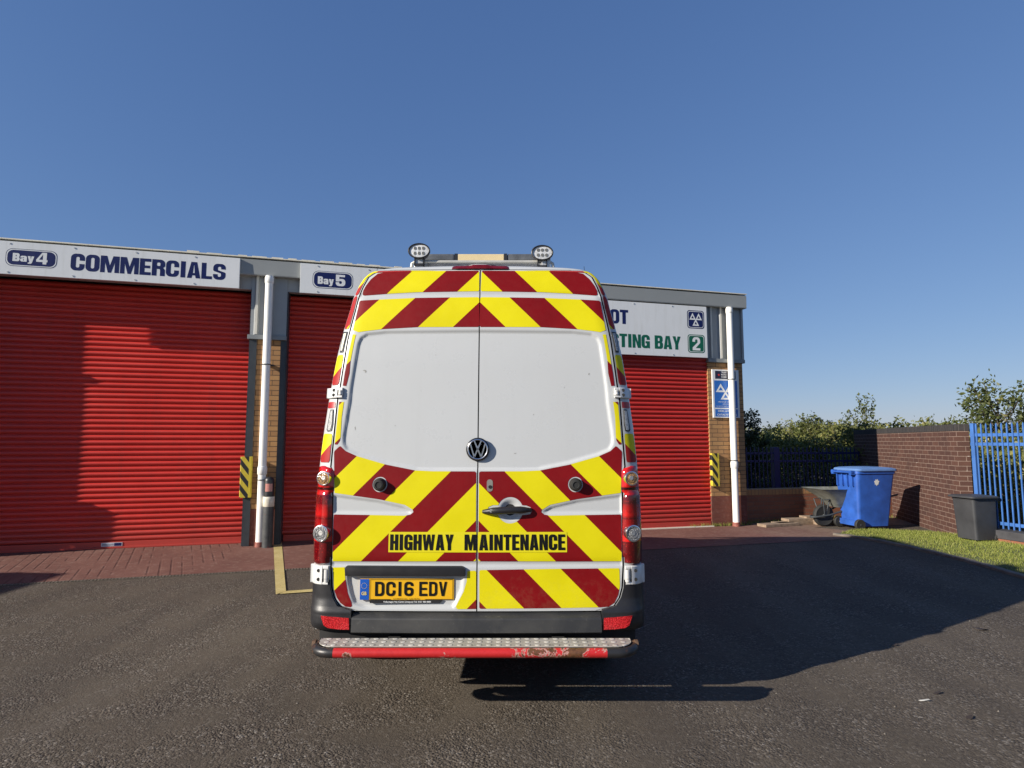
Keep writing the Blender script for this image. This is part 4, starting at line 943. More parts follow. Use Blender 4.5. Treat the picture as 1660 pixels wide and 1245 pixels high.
for sg in (-1, 1):
    # housing follows the body corner, a little proud of it
    rows = []; zs = np.linspace(min(p[1] for p in lampP), max(p[1] for p in lampP), 40)
    sdl = None
    P = lampP
    def span(z):
        xs = []
        for i in range(len(P)):
            (xa, za), (xb, zb_) = P[i], P[(i+1) % len(P)]
            if (za-z)*(zb_-z) <= 0 and abs(za-zb_) > 1e-6: xs.append(xa+(xb-xa)*(z-za)/(zb_-za))
        return (min(xs), max(xs)) if len(xs) >= 2 else (P[0][0]-.01, P[0][0])
    zm = sum(p[1] for p in P)/len(P); zcut = rp(526, 795)[1]
    for z in zs:
        xi = span(min(max(z, zs[0]+.004), zs[-1]-.004))[0]
        bul = .007 if z < zcut else .004
        notch = -.010*math.exp(-((z-zcut)/.010)**2)
        ho = hw(z)+bul; r = []
        e = min(1, min(z-zs[0], zs[-1]-z)/.012+.15)
        for u in np.linspace(0, 1, 22):
            x = xi+(ho-xi)*(1-(1-u)**2); h0 = hw(z)
            t = max(0, (x-(ho-.115))/.115); yy = lean(z)+.020+RC*(1-(1-min(1, t)**2.2)**(1/2.2))-SK-(.022+notch)*e*min(1, u/.12+.1)
            r.append((sg*x, yy, z))
        r.append((sg*(ho-.004), lean(z)+.30, z)); rows.append(r)
    mb = MB(); mb.grid(rows)
    for rw in (rows[0], rows[-1]): mb.add([rw[0]]+rw[1:]+[(rw[0][0], rw[-1][1], rw[0][2])], [tuple(range(len(rw)+1))])
    # seam edge
    mb.grid([[(r[0][0], r[0][1], r[0][2]) for r in rows], [(r[0][0], r[0][1]+.03, r[0][2]) for r in rows]])
    tl = mb.build('tail_lamp', M_tail, van, smooth=50)
    def on(px, py, k):
        x, z = rp(px, py, .03); return x, z
    def lampy(x, z):
        bul = .007 if z < zcut else .004; ho = hw(z)+bul; t = max(0, (x-(ho-.115))/.115)
        return lean(z)+.020+RC*(1-(1-min(.97, t)**2.2)**(1/2.2))-SK-.022
    for (px, py, rad, mt, nm) in ((525, 775.6, .042, M_amber, 'indicator_lens'), (520.8, 864.7, .048, M_clear, 'reversing_lens')):
        x, z = rp(px, py, .04); x = min(x, hw(z)-.004); yy = lampy(x, z)
        T = Matrix.Translation((sg*x, yy-.004, z)) @ Matrix.Rotation(R(14*sg), 4, 'Z') @ Matrix.Rotation(R(90), 4, 'X')
        mb = MB(); mb.lathe([(rad, -.02), (rad, .006), (rad*.96, .012), (rad*.86, .013), (rad*.84, .010)], T, 36); mb.lathe([(rad*.85, .008), (rad*.8, .0115), (rad*.70, .012), (rad*.68, .010), (rad*.55, .0105), (rad*.53, .0135), (rad*.40, .014), (.001, .0145)], T, 36, 1)
        mb.lathe([(rad*.30, .014), (rad*.28, .017), (rad*.2, .0175), (.001, .016)], Matrix.Translation((sg*-.004, 0, .003)) @ T, 20, 2)
        mb.build(nm, [M_chrome, mt, M_steel], tl, smooth=40)
# bumper
def bsurf(x, z, off):
    h = .950; RB = .135; ax = min(abs(x), h*.9999); y = .02*(ax/.9)**2; s0 = h-RB
    if ax > s0: t = (ax-s0)/(h-s0); y += RB*(1-(1-t**2.3)**(1/2.3))
    return y-off
zb_lo = .445; zb_hi = ZB-.006; xsplit = rp(975, 1010, .05)[0]
def bprof(z):                               # extra outward offset over height
    t = (z-zb_lo)/(zb_hi-zb_lo); return .045*min(1, max(0, 1.08-t)**.5*1.0)*1.0+.008
mb = MB(); rows = []
for z in list(np.linspace(zb_lo, zb_hi-.035, 12))+list(np.linspace(zb_hi-.03, zb_hi, 6)):
    t = (z-zb_lo)/(zb_hi-zb_lo); k = .058-.010*t if t < .75 else .0505-.062*((t-.75)/.25)**1.3
    if t < .12: k -= .03*(1-t/.12)**2
    rows.append([(x, bsurf(x, z, k), z) for x in np.linspace(-xsplit, xsplit, 50)])
mb.grid(rows); mb.grid([rows[-1], [(p[0], p[1]+.05, p[2]) for p in rows[-1]]]); mb.grid([rows[0], [(p[0], p[1]+.06, p[2]) for p in rows[0]]])
bump = mb.build('bumper', M_bump, van, smooth=45)
zh_top = rp(520, 939)[1]
for sg in (-1, 1):
    rows = []; zs = list(np.linspace(zb_lo+.012, zb_hi, 14))+list(np.linspace(zb_hi+.012, zh_top, 16))
    for z in zs:
        xi = xsplit+.004 if z <= zb_hi else max(xsplit+.004, xo(z)+.012)
        k = .046 if z < zb_hi-.02 else .046-.022*min(1, (z-zb_hi+.02)/.09)
        if z < zb_lo+.06: k -= .022*((zb_lo+.06-z)/.04)**2
        k += .006*math.exp(-((z-zb_hi-.005)/.012)**2)
        r = [(sg*(xi+(.950-xi)*(1-(1-u)**1.9)), bsurf(xi+(.950-xi)*(1-(1-u)**1.9), z, k), z) for u in np.linspace(0, 1, 24)]
        r.append((sg*.950, .42, z)); rows.append(r)
    mb = MB(); mb.grid(rows); mb.grid([[r[0] for r in rows], [(r[0][0], r[0][1]+.06, r[0][2]) for r in rows]]); mb.grid([rows[-1], [(p[0]*.98, p[1]+.05, p[2]) for p in rows[-1]]])
    mb.build('bumper_corner', M_black, bump, smooth=45)
    rp5 = [rp(*z5(a, b), .05) for a, b in [(128, 636), (325, 652), (328, 730), (255, 728), (180, 718), (150, 700)]]
    me_rows = []
    mb = MB(); za = [p[1] for p in rp5]
    poly = rp5; me = bpy.data.meshes.new('r'); bm = bmesh.new()
    f_ = bm.faces.new([bm.verts.new((sg*min(a, .93), 0, b)) for a, b in poly])
    for val in np.arange(.70, .96, .02): bmesh.ops.bisect_plane(bm, geom=bm.verts[:]+bm.edges[:]+bm.faces[:], plane_co=(sg*val, 0, 0), plane_no=(1, 0, 0))
    for v in bm.verts: v.co.y = bsurf(v.co.x, v.co.z, .0515)
    bmesh.ops.recalc_face_normals(bm, faces=bm.faces)
    if sum(f.normal.y for f in bm.faces) > 0: bmesh.ops.reverse_faces(bm, faces=bm.faces)
    ex = bmesh.ops.extrude_face_region(bm, geom=bm.faces[:])
    for v in [g for g in ex['geom'] if isinstance(g, bmesh.types.BMVert)]: v.co.y += .01
    bm.to_mesh(me); bm.free(); link('bumper_reflector', me, M_lensb, bump)
# rear step
def mat_redtube():
    m = NT('chipped_red_tube'); n = m.noise(7, 6, .7, dist=.5); n2 = m.noise(45, 5, .75); x = m.xyz()
    right = m.n('MapRange'); right.inputs[1].default_value = -.1; right.inputs[2].default_value = .5; m.l(x[0], right.inputs[0])
    c = m.ramp(n2, [(.3, (.42, .014, .016)), (.7, (.52, .022, .022))])
    e = m.math('ADD', n, m.math('MULTIPLY', right.outputs[0], .14)); e = m.math('SUBTRACT', e, .035)
    rust = m.ramp(n2, [(.3, (.05, .022, .012)), (.7, (.17, .075, .03))])
    c = m.mix(m.ramp(e, [(.575, 0.0), (.60, 1.0)]), c, rust)
    c = m.mix(m.math('MULTIPLY', m.ramp(e, [(.55, 0.0), (.572, 1.0)]), m.ramp(e, [(.573, 1.0), (.59, 0.0)])), c, (.4, .33, .28))
    c = m.mix(m.ramp(n2, [(.70, 0.0), (.73, .9)]), c, (.012, .01, .01))
    end = m.math('GREATER_THAN', m.math('ABSOLUTE', m.math('ADD', x[0], .02)), .705)
    c = m.mix(end, c, m.mix(m.ramp(n, [(.5, 0.0), (.6, .8)]), (.02, .02, .021), rust))
    m.set(c, .42); m.bump(n2, .25, .003); return m.m
M_red = mat_redtube()
def mat_tread():
    m = NT('aluminium_tread_plate'); x = m.xyz()
    u = m.math('MULTIPLY', m.math('ADD', x[0], x[1]), 1.0); v = m.math('SUBTRACT', x[0], x[1])
    a_ = m.math('SINE', m.math('MULTIPLY', u, 62)); b_ = m.math('SINE', m.math('MULTIPLY', v, 62))
    d = m.math('MULTIPLY', a_, b_); h = m.ramp(d, [(.25, 0.0), (.6, 1.0)]); n = m.noise(12, 5, .7)
    c = m.ramp(n, [(.3, (.52, .50, .45)), (.7, (.78, .76, .70))]); c = m.mix(h, m.mix(.5, c, (.20, .18, .15)), c)
    m.set(c, m.ramp(n, [(.3, .4), (.7, .65)]), .25); m.bump(h, .8, .006); return m.m
stp = MB(); W = .842; yf, yb_ = -.232, -.098; zt = .443
ol = []
for sg in (1, -1):
    seg = [(sg*(W-.10)+sg*.10*math.sin(R(t)), yf+.10-.10*math.cos(R(t))) for t in range(0, 91, 10)]
    ol += seg if sg == 1 else seg[::-1]
    if sg == 1: ol += [(W, yb_), (-W, yb_)]
stp.prism([(a*.985, b+.008) for a, b in ol], lambda a, b, d: (a, b, d), zt-.004, zt); step = stp.build('rear_step', mat_tread(), van)
mb = MB(); path = [(-W+.005, yb_+.0, zt-.030)]+[(-(W-.10)-.10*math.sin(R(t)), yf+.10-.10*math.cos(R(t)), zt-.030) for t in range(90, -1, -9)]+[(x, yf, zt-.030) for x in np.linspace(-.66, .66, 22)]+[((W-.10)+.10*math.sin(R(t)), yf+.10-.10*math.cos(R(t)), zt-.030) for t in range(0, 91, 9)]+[(W-.005, yb_, zt-.030)]
mb.tube(path, .0245, 16); mb.build('step_tube', M_red, step, smooth=50)
M_rusty = plain('rusty_steel', (.10, .055, .03), .75, var=.5, scale=40)
for sg in (-1, 1): mb = MB(); mb.cyl((sg*.80, yb_-.03, zt-.02), (sg*.862, yb_-.03, zt-.02), .018, n=14); mb.cyl((sg*.848, yb_-.03, zt-.02), (sg*.866, yb_-.03, zt-.02), .024, n=14); mb.build('step_end_stop', M_rusty, step, smooth=40)
for x in (-.45, .45): mb = MB(); mb.box(x-.035, x+.035, -.13, .9, zt-.075, zt-.012); mb.build('step_bracket', M_rubber, step, bevel=.004)
mb = MB(); mb.box(-.78, .78, yb_-.03, yb_+.01, zt-.055, zt-.008); mb.build('step_beam', M_rubber, step, bevel=.004)
# high level brake lamp
a0 = rp(735, 436.5); ztp = ZT+.010
mb = MB(); w_ = .178
rows = []
for z, ins, k in ((ztp-.006, 0, .004), (ztp-.004, 0, .014), (ztp+.016, .004, .016), (ztp+.024, .014, .008), (ztp+.025, .016, -.02)):
    rows.append([(x*(w_-ins)/w_, surf(x, z, SK)-k*min(1, 8*(1-abs(x)/w_)+.2), z) for x in np.linspace(-w_, w_, 30)])
mb.grid(rows); mb.build('high_level_brake_lamp', plain('dark_red_lens', (.13, .004, .006), .2, var=.25, scale=40), van, smooth=40)
# roof equipment
M_leddark = plain('led_dark', (.12, .12, .11), .4)
def at_y(px, py, Yw):
    d = ray(px, py); t = Yw/d.y; return d.x*t-VX, CAMH+d.z*t
for px, py in ((679.5, 407), (879, 410)):
    yl_ = .42; cx, cz = at_y(px, py, VY+yl_); w, h = .073, .052
    T = Matrix.Translation((cx, yl_, cz)) @ Matrix.Rotation(R(90-4), 4, 'X') @ Matrix.Diagonal((1, h/w, 1, 1))
    mb = MB(); mb.lathe([(.03, -.075), (.055, -.06), (w*.92, -.02), (w, -.004), (w, .010), (w*.93, .014), (w*.88, .010), (w*.87, .002)], T, 40)
    mb.box(cx-.03, cx+.03, yl_+.0, yl_+.05, cz-h-.045, cz-h-.03); mb.box(cx-.032, cx-.026, yl_, yl_+.05, cz-h-.045, cz-h*.5); mb.box(cx+.026, cx+.032, yl_, yl_+.05, cz-h-.045, cz-h*.5); mb.cyl((cx, yl_+.025, cz-h-.10), (cx, yl_+.025, cz-h-.035), .012, n=12)
    wl = mb.build('work_lamp', M_black, van, smooth=40)
    mb = MB(); mb.lathe([(w*.875, .003), (w*.7, .0045), (.001, .005)], T, 40); mb.build('lens', plain('lamp_silver', (.62, .62, .60), .3, .25, var=.3, scale=90), wl, smooth=40)
    for i in (-1, 0, 1):
        for j in (-1, 1):
            mb = MB()
            c_ = T @ Vector((i*.027, j*.024, .005)); T2 = Matrix.Translation(c_) @ Matrix.Rotation(R(86), 4, 'X')
            mb.lathe([(.0125, -.001), (.0122, .0015), (.0105, .002)], T2, 16); mb.lathe([(.0103, .0022), (.001, .0026)], T2, 14, 1)
            mb.build('led_cell', [M_steel, M_leddark], wl, smooth=40)
yb2 = .62
bx0, bz0 = at_y(686, 424, VY+yb2); bx1, bz1 = at_y(890, 412, VY+yb2); cxa = at_y(742, 418, VY+yb2)[0]; cxb = at_y(817, 418, VY+yb2)[0]
mb = MB(); mb.box(bx0, bx1, yb2, yb2+.24, bz0-.012, bz0+.004); bar = mb.build('light_bar', M_steel, van, bevel=.008)
mb = MB(); mb.box(cxa, cxb, yb2-.003, yb2+.243, bz0+.004, bz1); mb.build('centre_panel', plain('cream_light_panel', (.62, .50, .28), .45, var=.05), bar, bevel=.004)
M_smoke = plain('smoked_lens', (.10, .105, .11), .12, var=.35, scale=14)
for q0, q1 in ((bx0, cxa-.022), (cxb+.022, bx1)):
    mb = MB(); mb.box(q0, q1, yb2, yb2+.24, bz0+.004, bz1+.004); mb.build('lamp_dome', M_smoke, bar, bevel=.012)
for q0, q1 in ((cxa-.022, cxa), (cxb, cxb+.022)): mb = MB(); mb.box(q0, q1, yb2-.004, yb2+.244, bz0+.004, bz1+.003); mb.build('dome_divider', M_black, bar)
yr = .45; tx0, tz0 = at_y(668, 424.5, VY+yr); tx1, _ = at_y(896, 424.5, VY+yr)
mb = MB(); mb.tube([(tx0-.004, yr, tz0-.05), (tx0, yr, tz0-.012), (tx0+.02, yr, tz0)]+[(x, yr, tz0) for x in np.linspace(tx0+.05, tx1-.05, 8)]+[(tx1-.02, yr, tz0), (tx1, yr, tz0-.012), (tx1+.004, yr, tz0-.05)], .0105, 12); mb.build('roof_bar', plain('pale_steel_tube', (.50, .49, .44), .4, .3), van, smooth=40)
for x in (-.42, .42): mb = MB(); mb.box(x-.03, x+.03, yr-.02, yb2+.2, 2.50, bz0-.010); mb.build('bar_foot', M_steel, van, bevel=.004)
for sg in (-1, 1):                          # little roof end caps with a seam
    mb = MB(); x, z = rp(612, 438); mb.add([(sg*x, surf(x, z+dz, SK)-.0015, z+dz) for x, dz in ((x, -.004), (x+.003, -.004), (x+.003, .03), (x, .03))], [(0, 1, 2, 3)]); mb.build('roof_seam', M_gap, van)

# ------------------------------------------------------------------ yard furniture on the right
# tall brown brick wall
WA = Vector((6.80, 9.38, 0)); WB = Vector((8.20, 14.7, 0)); wl_ = (WB-WA).length; wrz = math.atan2((WB-WA).y, (WB-WA).x)
w = empty('brick_wall', 'tall dark brown brick wall with blue brick coping behind the bins', 'wall', WA, wrz)
mb = MB(); mb.box(0, wl_, -.17, 0, -.05, 1.66); mb.build('masonry', M_brown, w)
mb = MB(); mb.box(-.004, wl_, -.175, .005, 1.66, 1.765); mb.build('coping', M_blue_cop, w, bevel=.006)
# low wall
l0 = Vector(FW(8.10, .28)); l1 = Vector((7.60, 12.36, 0)); ll = (l1-l0).length; lrz = math.atan2((l1-l0).y, (l1-l0).x)
w = empty('low_brick_wall', 'low red brick wall with buff soldier course between the garage corner and the brown wall', 'wall', l0, lrz)
mb = MB(); mb.box(0, ll, 0, .23, -.02, .50); mb.build('masonry', M_lowbrick, w)
mb = MB(); mb.box(0, ll, -.004, .234, .50, .605); mb.build('coping', M_buffcop, w, bevel=.005)
# fences
def fence(name, label, A, B, z0, z1, rails, pitch, m, posts, pale=(.020, .016), post_w=.085, postz=None):
    A = Vector((*A, 0)); B = Vector((*B, 0)); L = (B-A).length
    f = empty(name, label, 'fence', A, math.atan2((B-A).y, (B-A).x))
    mb = MB(); x = pitch/2
    while x < L:
        q = pale[0]/2; mb.box(x-q, x+q, -.008-pale[1], -.008, z0, z1-.02); mb.add([(x-q, -.008-pale[1], z1-.02), (x+q, -.008-pale[1], z1-.02), (x+q, -.008, z1-.02), (x-q, -.008, z1-.02), (x, -.008-pale[1]/2, z1+.012)], [(0, 1, 4), (1, 2, 4), (2, 3, 4), (3, 0, 4)]); x += pitch
    mb.build('pale', m, f)['kind'] = 'stuff'
    for z in rails: mb = MB(); mb.box(0, L, -.0075, .030, z-.022, z+.022); mb.build('rail', m, f)
    for x in posts: mb = MB(); mb.box(x-post_w/2, x+post_w/2, -.03, post_w-.03, postz if postz is not None else -.1, z1+.01); mb.build('post', m, f, bevel=.006)
    return f
fence('steel_fence', 'dark navy railing fence in shade behind the low brick wall', (4.6, 13.9), (8.4, 14.35), -.05, 1.36, (1.23, 1.05, .35), .098, M_shadedfence, (1.45,), post_w=.12)
fa = Vector((6.915, 9.25)); fd = Vector((.2495, -.968)); fb = fa+fd*5.2
fence('steel_fence', 'bright blue railing fence at the right edge beyond the grey bin', tuple(fa), tuple(fb), .26, 1.76, (1.595, 1.46, .33), .074, M_bluefence, (.05, 2.6, 5.1), pale=(.018, .014), post_w=.055, postz=.20)
pl = empty('plinth_wall', 'low brick plinth with dark coping carrying the bright blue fence', 'wall', (fa.x, fa.y, 0), math.atan2(fd.y, fd.x))
mb = MB(); mb.box(0.05, 5.3, -.12, .12, -.02, .13); mb.build('masonry', M_lowbrick, pl); mb = MB(); mb.box(0.05, 5.3, -.135, .135, .13, .245); mb.build('coping', plain('dark_coping', (.05, .05, .055), .8, var=.3), pl, bevel=.006)
# kerb and grass verge
kl = [(5.14, 9.965), (5.30, 9.72), (5.47, 9.28), (5.60, 8.55), (5.655, 7.75), (5.60, 6.95), (5.50, 6.0), (5.35, 4.6), (5.2, 3.0)]
def smooth_line(p, n=6):
    out = []
    for i in range(len(p)-1):
        p0, p1, p2, p3 = (np.array(p[max(0, min(len(p)-1, i+j))]) for j in (-1, 0, 1, 2))
        for t in np.linspace(0, 1, n, endpoint=False): out.append(tuple(.5*((2*p1)+(-p0+p2)*t+(2*p0-5*p1+4*p2-p3)*t*t+(-p0+3*p1-3*p2+p3)*t**3)))
    return out+[p[-1]]
ks = smooth_line(kl)
mb = MB(); rows = []
for i, (x, y) in enumerate(ks):
    t = Vector(ks[min(i+1, len(ks)-1)])-Vector(ks[max(0, i-1)]); t.normalize(); n = Vector((-t.y, t.x)); n = n if n.x > 0 else -n
    j = .004*math.sin(i*1.7); rows.append([(x+n.x*a, y+n.y*a, z+(j if z > 0 else 0)) for a, z in ((0, -.01), (0, .028), (.012, .036), (.075, .036), (.085, .0))])
mb.grid(rows); kerb = mb.build('kerb', M_kerb); tag(kerb, kind='structure')
inner = [(r[3][0], r[3][1]) for r in rows]
outer = [(6.0, 10.05), (6.78, 9.5), (6.95, 9.05), (7.05, 8.7), (7.3, 7.6), (7.7, 6.0), (8.2, 4.2), (8.4, 3.0)]
os_ = smooth_line(outer, 7)
def resample(p, n):
    p = np.array(p); d = np.r_[0, np.cumsum(np.sqrt((np.diff(p, axis=0)**2).sum(1)))]; t = np.linspace(0, d[-1], n); return np.c_[np.interp(t, d, p[:, 0]), np.interp(t, d, p[:, 1])]
ia, oa = resample(inner, 50), resample(os_, 50)
def vz(u, x=0, y=0): return .012+.075*math.sin(min(1, u*1.5)*math.pi/2)+.012*math.sin(x*5)*math.sin(y*4)*min(1, u*4)
mb = MB(); rows = [[(*(ia[i]*(1-u)+oa[i]*u), vz(u, *(ia[i]*(1-u)+oa[i]*u))) for u in np.linspace(0, 1, 14)] for i in range(50)]; mb.grid(rows); tag(mb.build('verge_ground', M_soil, smooth=60), kind='structure')
def quads_mesh(name, V, F, tint, m, kind=None):
    me = bpy.data.meshes.new(name); me.from_pydata(V.reshape(-1, 3).tolist(), [], F.tolist())
    at = me.attributes.new('tint', 'FLOAT', 'FACE'); at.data.foreach_set('value', tint.astype(np.float32)); me.update()
    o_ = link(name, me, m)
    if kind: o_['kind'] = kind
    return o_
def blades(name, n, sampler, h0, h1, w, m):
    P = sampler(n); a_ = rng.uniform(0, 6.283, n); h = rng.uniform(h0, h1, n); ln = rng.uniform(.1, .6, n)*h; b_ = rng.uniform(0, 6.283, n)
    dx, dy = np.cos(a_)*w/2, np.sin(a_)*w/2
    z = np.zeros(n); V = np.stack([P-np.c_[dx, dy, z], P+np.c_[dx, dy, z], P+np.c_[np.cos(b_)*ln, np.sin(b_)*ln, h]], 1)
    return quads_mesh(name, V, np.arange(3*n).reshape(-1, 3), np.clip(rng.normal(.5, .22, n), 0, 1), m, 'stuff')
def verge_s(n):
    out = []
    while len(out) < n:
        i = rng.uniform(0, 48.9); u = rng.uniform(.03, 1); k = int(i); f = i-k
        if i > 34 and rng.random() < .7: continue
        a_ = ia[k]*(1-f)+ia[k+1]*f; b_ = oa[k]*(1-f)+oa[k+1]*f; p = a_*(1-u)+b_*u
        if u < .12 and rng.random() < .6: continue
        out.append((p[0], p[1], vz(u, *p)-.003))
    return np.array(out)
g = blades('grass', 42000, verge_s, .012, .042, .006, M_grass)

# wheelie bins
def wheelie(name, label, loc, rz, W_, D_, H_, mat, lid, taper=1.0, lidk=1.0):
    b_ = empty(name, label, 'bin', loc, rz)
    prof = [(.72, .80, .055), (.78, .86, .30), (.86, .93, .62), (.93, .985, .84), (.95, 1.0, .90), (1.0, 1.04, .905), (1.0, 1.04, .945)]
    rows = []
    for fx, fy, fz in prof:
        fx, fy = 1-(1-fx)*taper, 1-(1-fy)*taper
        w_, d_ = W_/2*fx, D_/2*fy; sh = (1-fz)*D_*.05
        rows.append([(a, c-sh+0, fz*H_) for a, c in rr(-w_, -d_, w_, d_, min(w_, d_)*.22, 5)])
    mb = MB(); mb.grid(rows, closed=True); mb.add(rows[0], [tuple(range(len(rows[0])))])
    # handles and ribs on the back
    for x in (-.30*W_, -.1*W_, .1*W_, .30*W_): mb.box(x-.010, x+.010, -D_/2-.035, -D_/2+.05, .70*H_, .90*H_)
    for x in (-.36*W_, .36*W_): mb.box(x-.030, x+.030, -D_/2-.09, -D_/2+.02, .885*H_, .955*H_)
    mb.cyl((-.42*W_, -D_/2-.075, .925*H_), (.42*W_, -D_/2-.075, .925*H_), .018, n=12)
    mb.box(-W_*.34, W_*.34, -D_*.45-.03, -D_*.45+.10, .06*H_, .15*H_)
    mb.build('body', mat, b_, smooth=35)
    mb = MB(); rows = []
    for e, z in ((1.02*lidk, .945), (1.07*lidk, .948), (1.08*lidk, .965), (1.05*lidk, .985), (.9*lidk, 1.0), (.45, 1.012), (.05, 1.014)):
        rows.append([(a, c+.01, z*H_) for a, c in rr(-W_/2*e, -D_/2*e, W_/2*e, D_/2*e, min(W_, D_)*.12*e, 5)])
    mb.grid(rows, closed=True); mb.add(rows[-1], [tuple(range(len(rows[-1])))]); mb.build('lid', lid, b_, smooth=40)
    for sg in (-1, 1):
        T = Matrix.Translation((sg*W_*.42, -D_*.47, .088*H_)) @ Matrix.Rotation(R(90), 4, 'Y'); r_ = .088*H_
        mb = MB(); mb.lathe([(r_*.55, -.028), (r_*.92, -.03), (r_, -.02), (r_, .02), (r_*.92, .03), (r_*.55, .028)], T, 28); wh = mb.build('wheel', M_rubber, b_, smooth=40)
        mb = MB(); mb.lathe([(.012, -.032), (r_*.3, -.022), (r_*.56, -.028), (r_*.56, .028), (r_*.3, .022), (.012, .032)], T, 20); mb.build('hub', M_greybin, wh, smooth=40)
    mb = MB(); mb.cyl((-W_*.42, -D_*.47, .088*H_), (W_*.42, -D_*.47, .088*H_), .012, n=10); mb.build('axle', M_steel, b_)
    return b_
bb = wheelie('wheelie_bin', 'large blue wheelie bin with closed lid beside the wheelbarrow', (6.16, 10.78, .006), -R(79.6), .60, .74, 1.045, M_bin, M_binlid)
mb = MB(); lab = [(.02+.045*c*(1+.18*math.sin(5*t)), .80+.05*s_*(1+.25*math.sin(7*t))) for t in np.linspace(0, 6.2, 26) for c, s_ in ((math.cos(t), math.sin(t)),)]
mb.flat([lab], lambda a, b: (.301*(.86+(b/1.045-.62)*.29)+.0035, -.02+a, b)); mb.build('torn_label', plain('torn_white_label', (.68, .67, .63), .6, var=.1), bb)
gb = wheelie('wheelie_bin', 'small dark grey wheelie bin standing on the grass in front of the blue fence', (6.70, 8.98, .072), R(100), .365, .40, .655, M_greybin, M_greybin, .42, 1.10)
# wheelbarrow
wb = empty('wheelbarrow', 'old grey wheelbarrow with black tyre partly behind the blue bin', 'wheelbarrow', (5.52, 11.0, .006), R(8))
T = Matrix.Translation((0, 0, .19)) @ Matrix.Rotation(R(90), 4, 'X')
mb = MB(); mb.lathe([(.12, -.03), (.165, -.042), (.19, -.02), (.19, .02), (.165, .042), (.12, .03)], T, 32); mb.build('tyre', M_rubber, wb, smooth=40)
mb = MB(); mb.lathe([(.02, -.05), (.03, -.03), (.11, -.012), (.125, -.03), (.125, .03), (.11, .012), (.03, .03), (.02, .05)], T, 24); mb.build('hub', M_darksteel, wb, smooth=40)
mb = MB(); rows = []
for x0, x1, yw, z in ((.16, .68, .16, .34), (.02, .86, .27, .52), (-.20, 1.0, .33, .655), (-.215, 1.01, .345, .665)):
    rows.append([(x, y, z-.05*(x > .5)*0) for x, y in rr(x0, -yw, x1, yw, .06, 4)])
mb.grid(rows, closed=True); mb.add(rows[0], [tuple(range(len(rows[0])))]); mb.build('tray', plain('barrow_grey', (.17, .175, .15), .6, var=.3, scale=10), wb, smooth=40)
mb = MB()
for sg in (-1, 1):
    mb.tube([(-.24, 0, .16), (-.20, sg*.07, .17), (.05, sg*.09, .20), (.45, sg*.20, .34), (.95, sg*.27, .50), (1.25, sg*.28, .56)], .016, 8)
    mb.tube([(0, sg*.065, .19), (.06, sg*.11, .48), (.18, sg*.11, .50)], .012, 8); mb.tube([(-.02, sg*.075, .19), (-.08, sg*.13, .47), (.16, sg*.14, .49)], .011, 8)
    mb.tube([(.55, sg*.22, .36), (.62, sg*.24, .02), (.78, sg*.24, .02), (.80, sg*.24, .44)], .015, 8)
mb.build('frame', M_darksteel, wb, smooth=50)
# timber offcuts
for i, (px, py, Lg, rz, z, lab_) in enumerate(((1262, 853, .75, .35, .006, 'short timber board lying nearest the garage corner'), (1290, 850, .9, .30, .006, 'long flat board at the bottom of the timber stack'), (1304, 849, .8, .22, .056, 'upper timber board of the stack by the low wall'), (1338, 850, .45, .1, .006, 'timber block under the wheelbarrow frame'), (1322, 848, .5, .15, .085, 'weathered timber offcut on top beside the wheelbarrow'))):
    x, y = gr(px, py); o_ = MB(); o_.box(-Lg/2, Lg/2, -.11, .11, 0, .048 if i != 3 else .075); ob = o_.build('timber_board', M_timber, bevel=.004); ob.location = (x, y, z); ob.rotation_euler = (0, 0, rz); tag(ob, lab_, 'board', 'timber offcuts by the low wall')
# litter
def litter(name, label, px, py, w_, l_, rz, m, cat):
    x, y = gr(px, py); pts = [(w_*math.cos(t)*(1+.3*math.sin(3*t+px)), l_*math.sin(t)*(1+.25*math.cos(2*t+py))) for t in np.linspace(0, 6.283, 13)[:-1]]
    mb = MB(); mb.prism(pts, lambda a, b, d: (a, b, d+.006*math.sin(a*60)+.006), .001, .003); o_ = mb.build(name, m); o_.location = (x, y, 0.0); o_.rotation_euler = (0, 0, rz); tag(o_, label, cat)
litter('paper_scrap', 'torn white scrap lying on the sunlit asphalt', 1500, 1137, .026, .008, -.3, plain('dirty_paper', (.40, .40, .38), .7), 'litter')
litter('dead_leaf', 'dark dead leaf on the asphalt right of the van shadow', 1590, 1021, .05, .022, -.4, plain('dead_leaf_brown', (.03, .022, .018), .7), 'leaf')
litter('dead_leaf', 'small dark leaf lower down near the white scrap', 1520, 1125, .025, .012, .2, bpy.data.materials['dead_leaf_brown'], 'leaf')
litter('dead_leaf', 'dark leaf nearest the bottom right corner', 1572, 1165, .022, .012, .5, bpy.data.materials['dead_leaf_brown'], 'leaf')
litter('dead_leaf', 'dark leaf on the edge of the van shadow', 1452, 1047, .022, .010, .1, bpy.data.materials['dead_leaf_brown'], 'leaf')

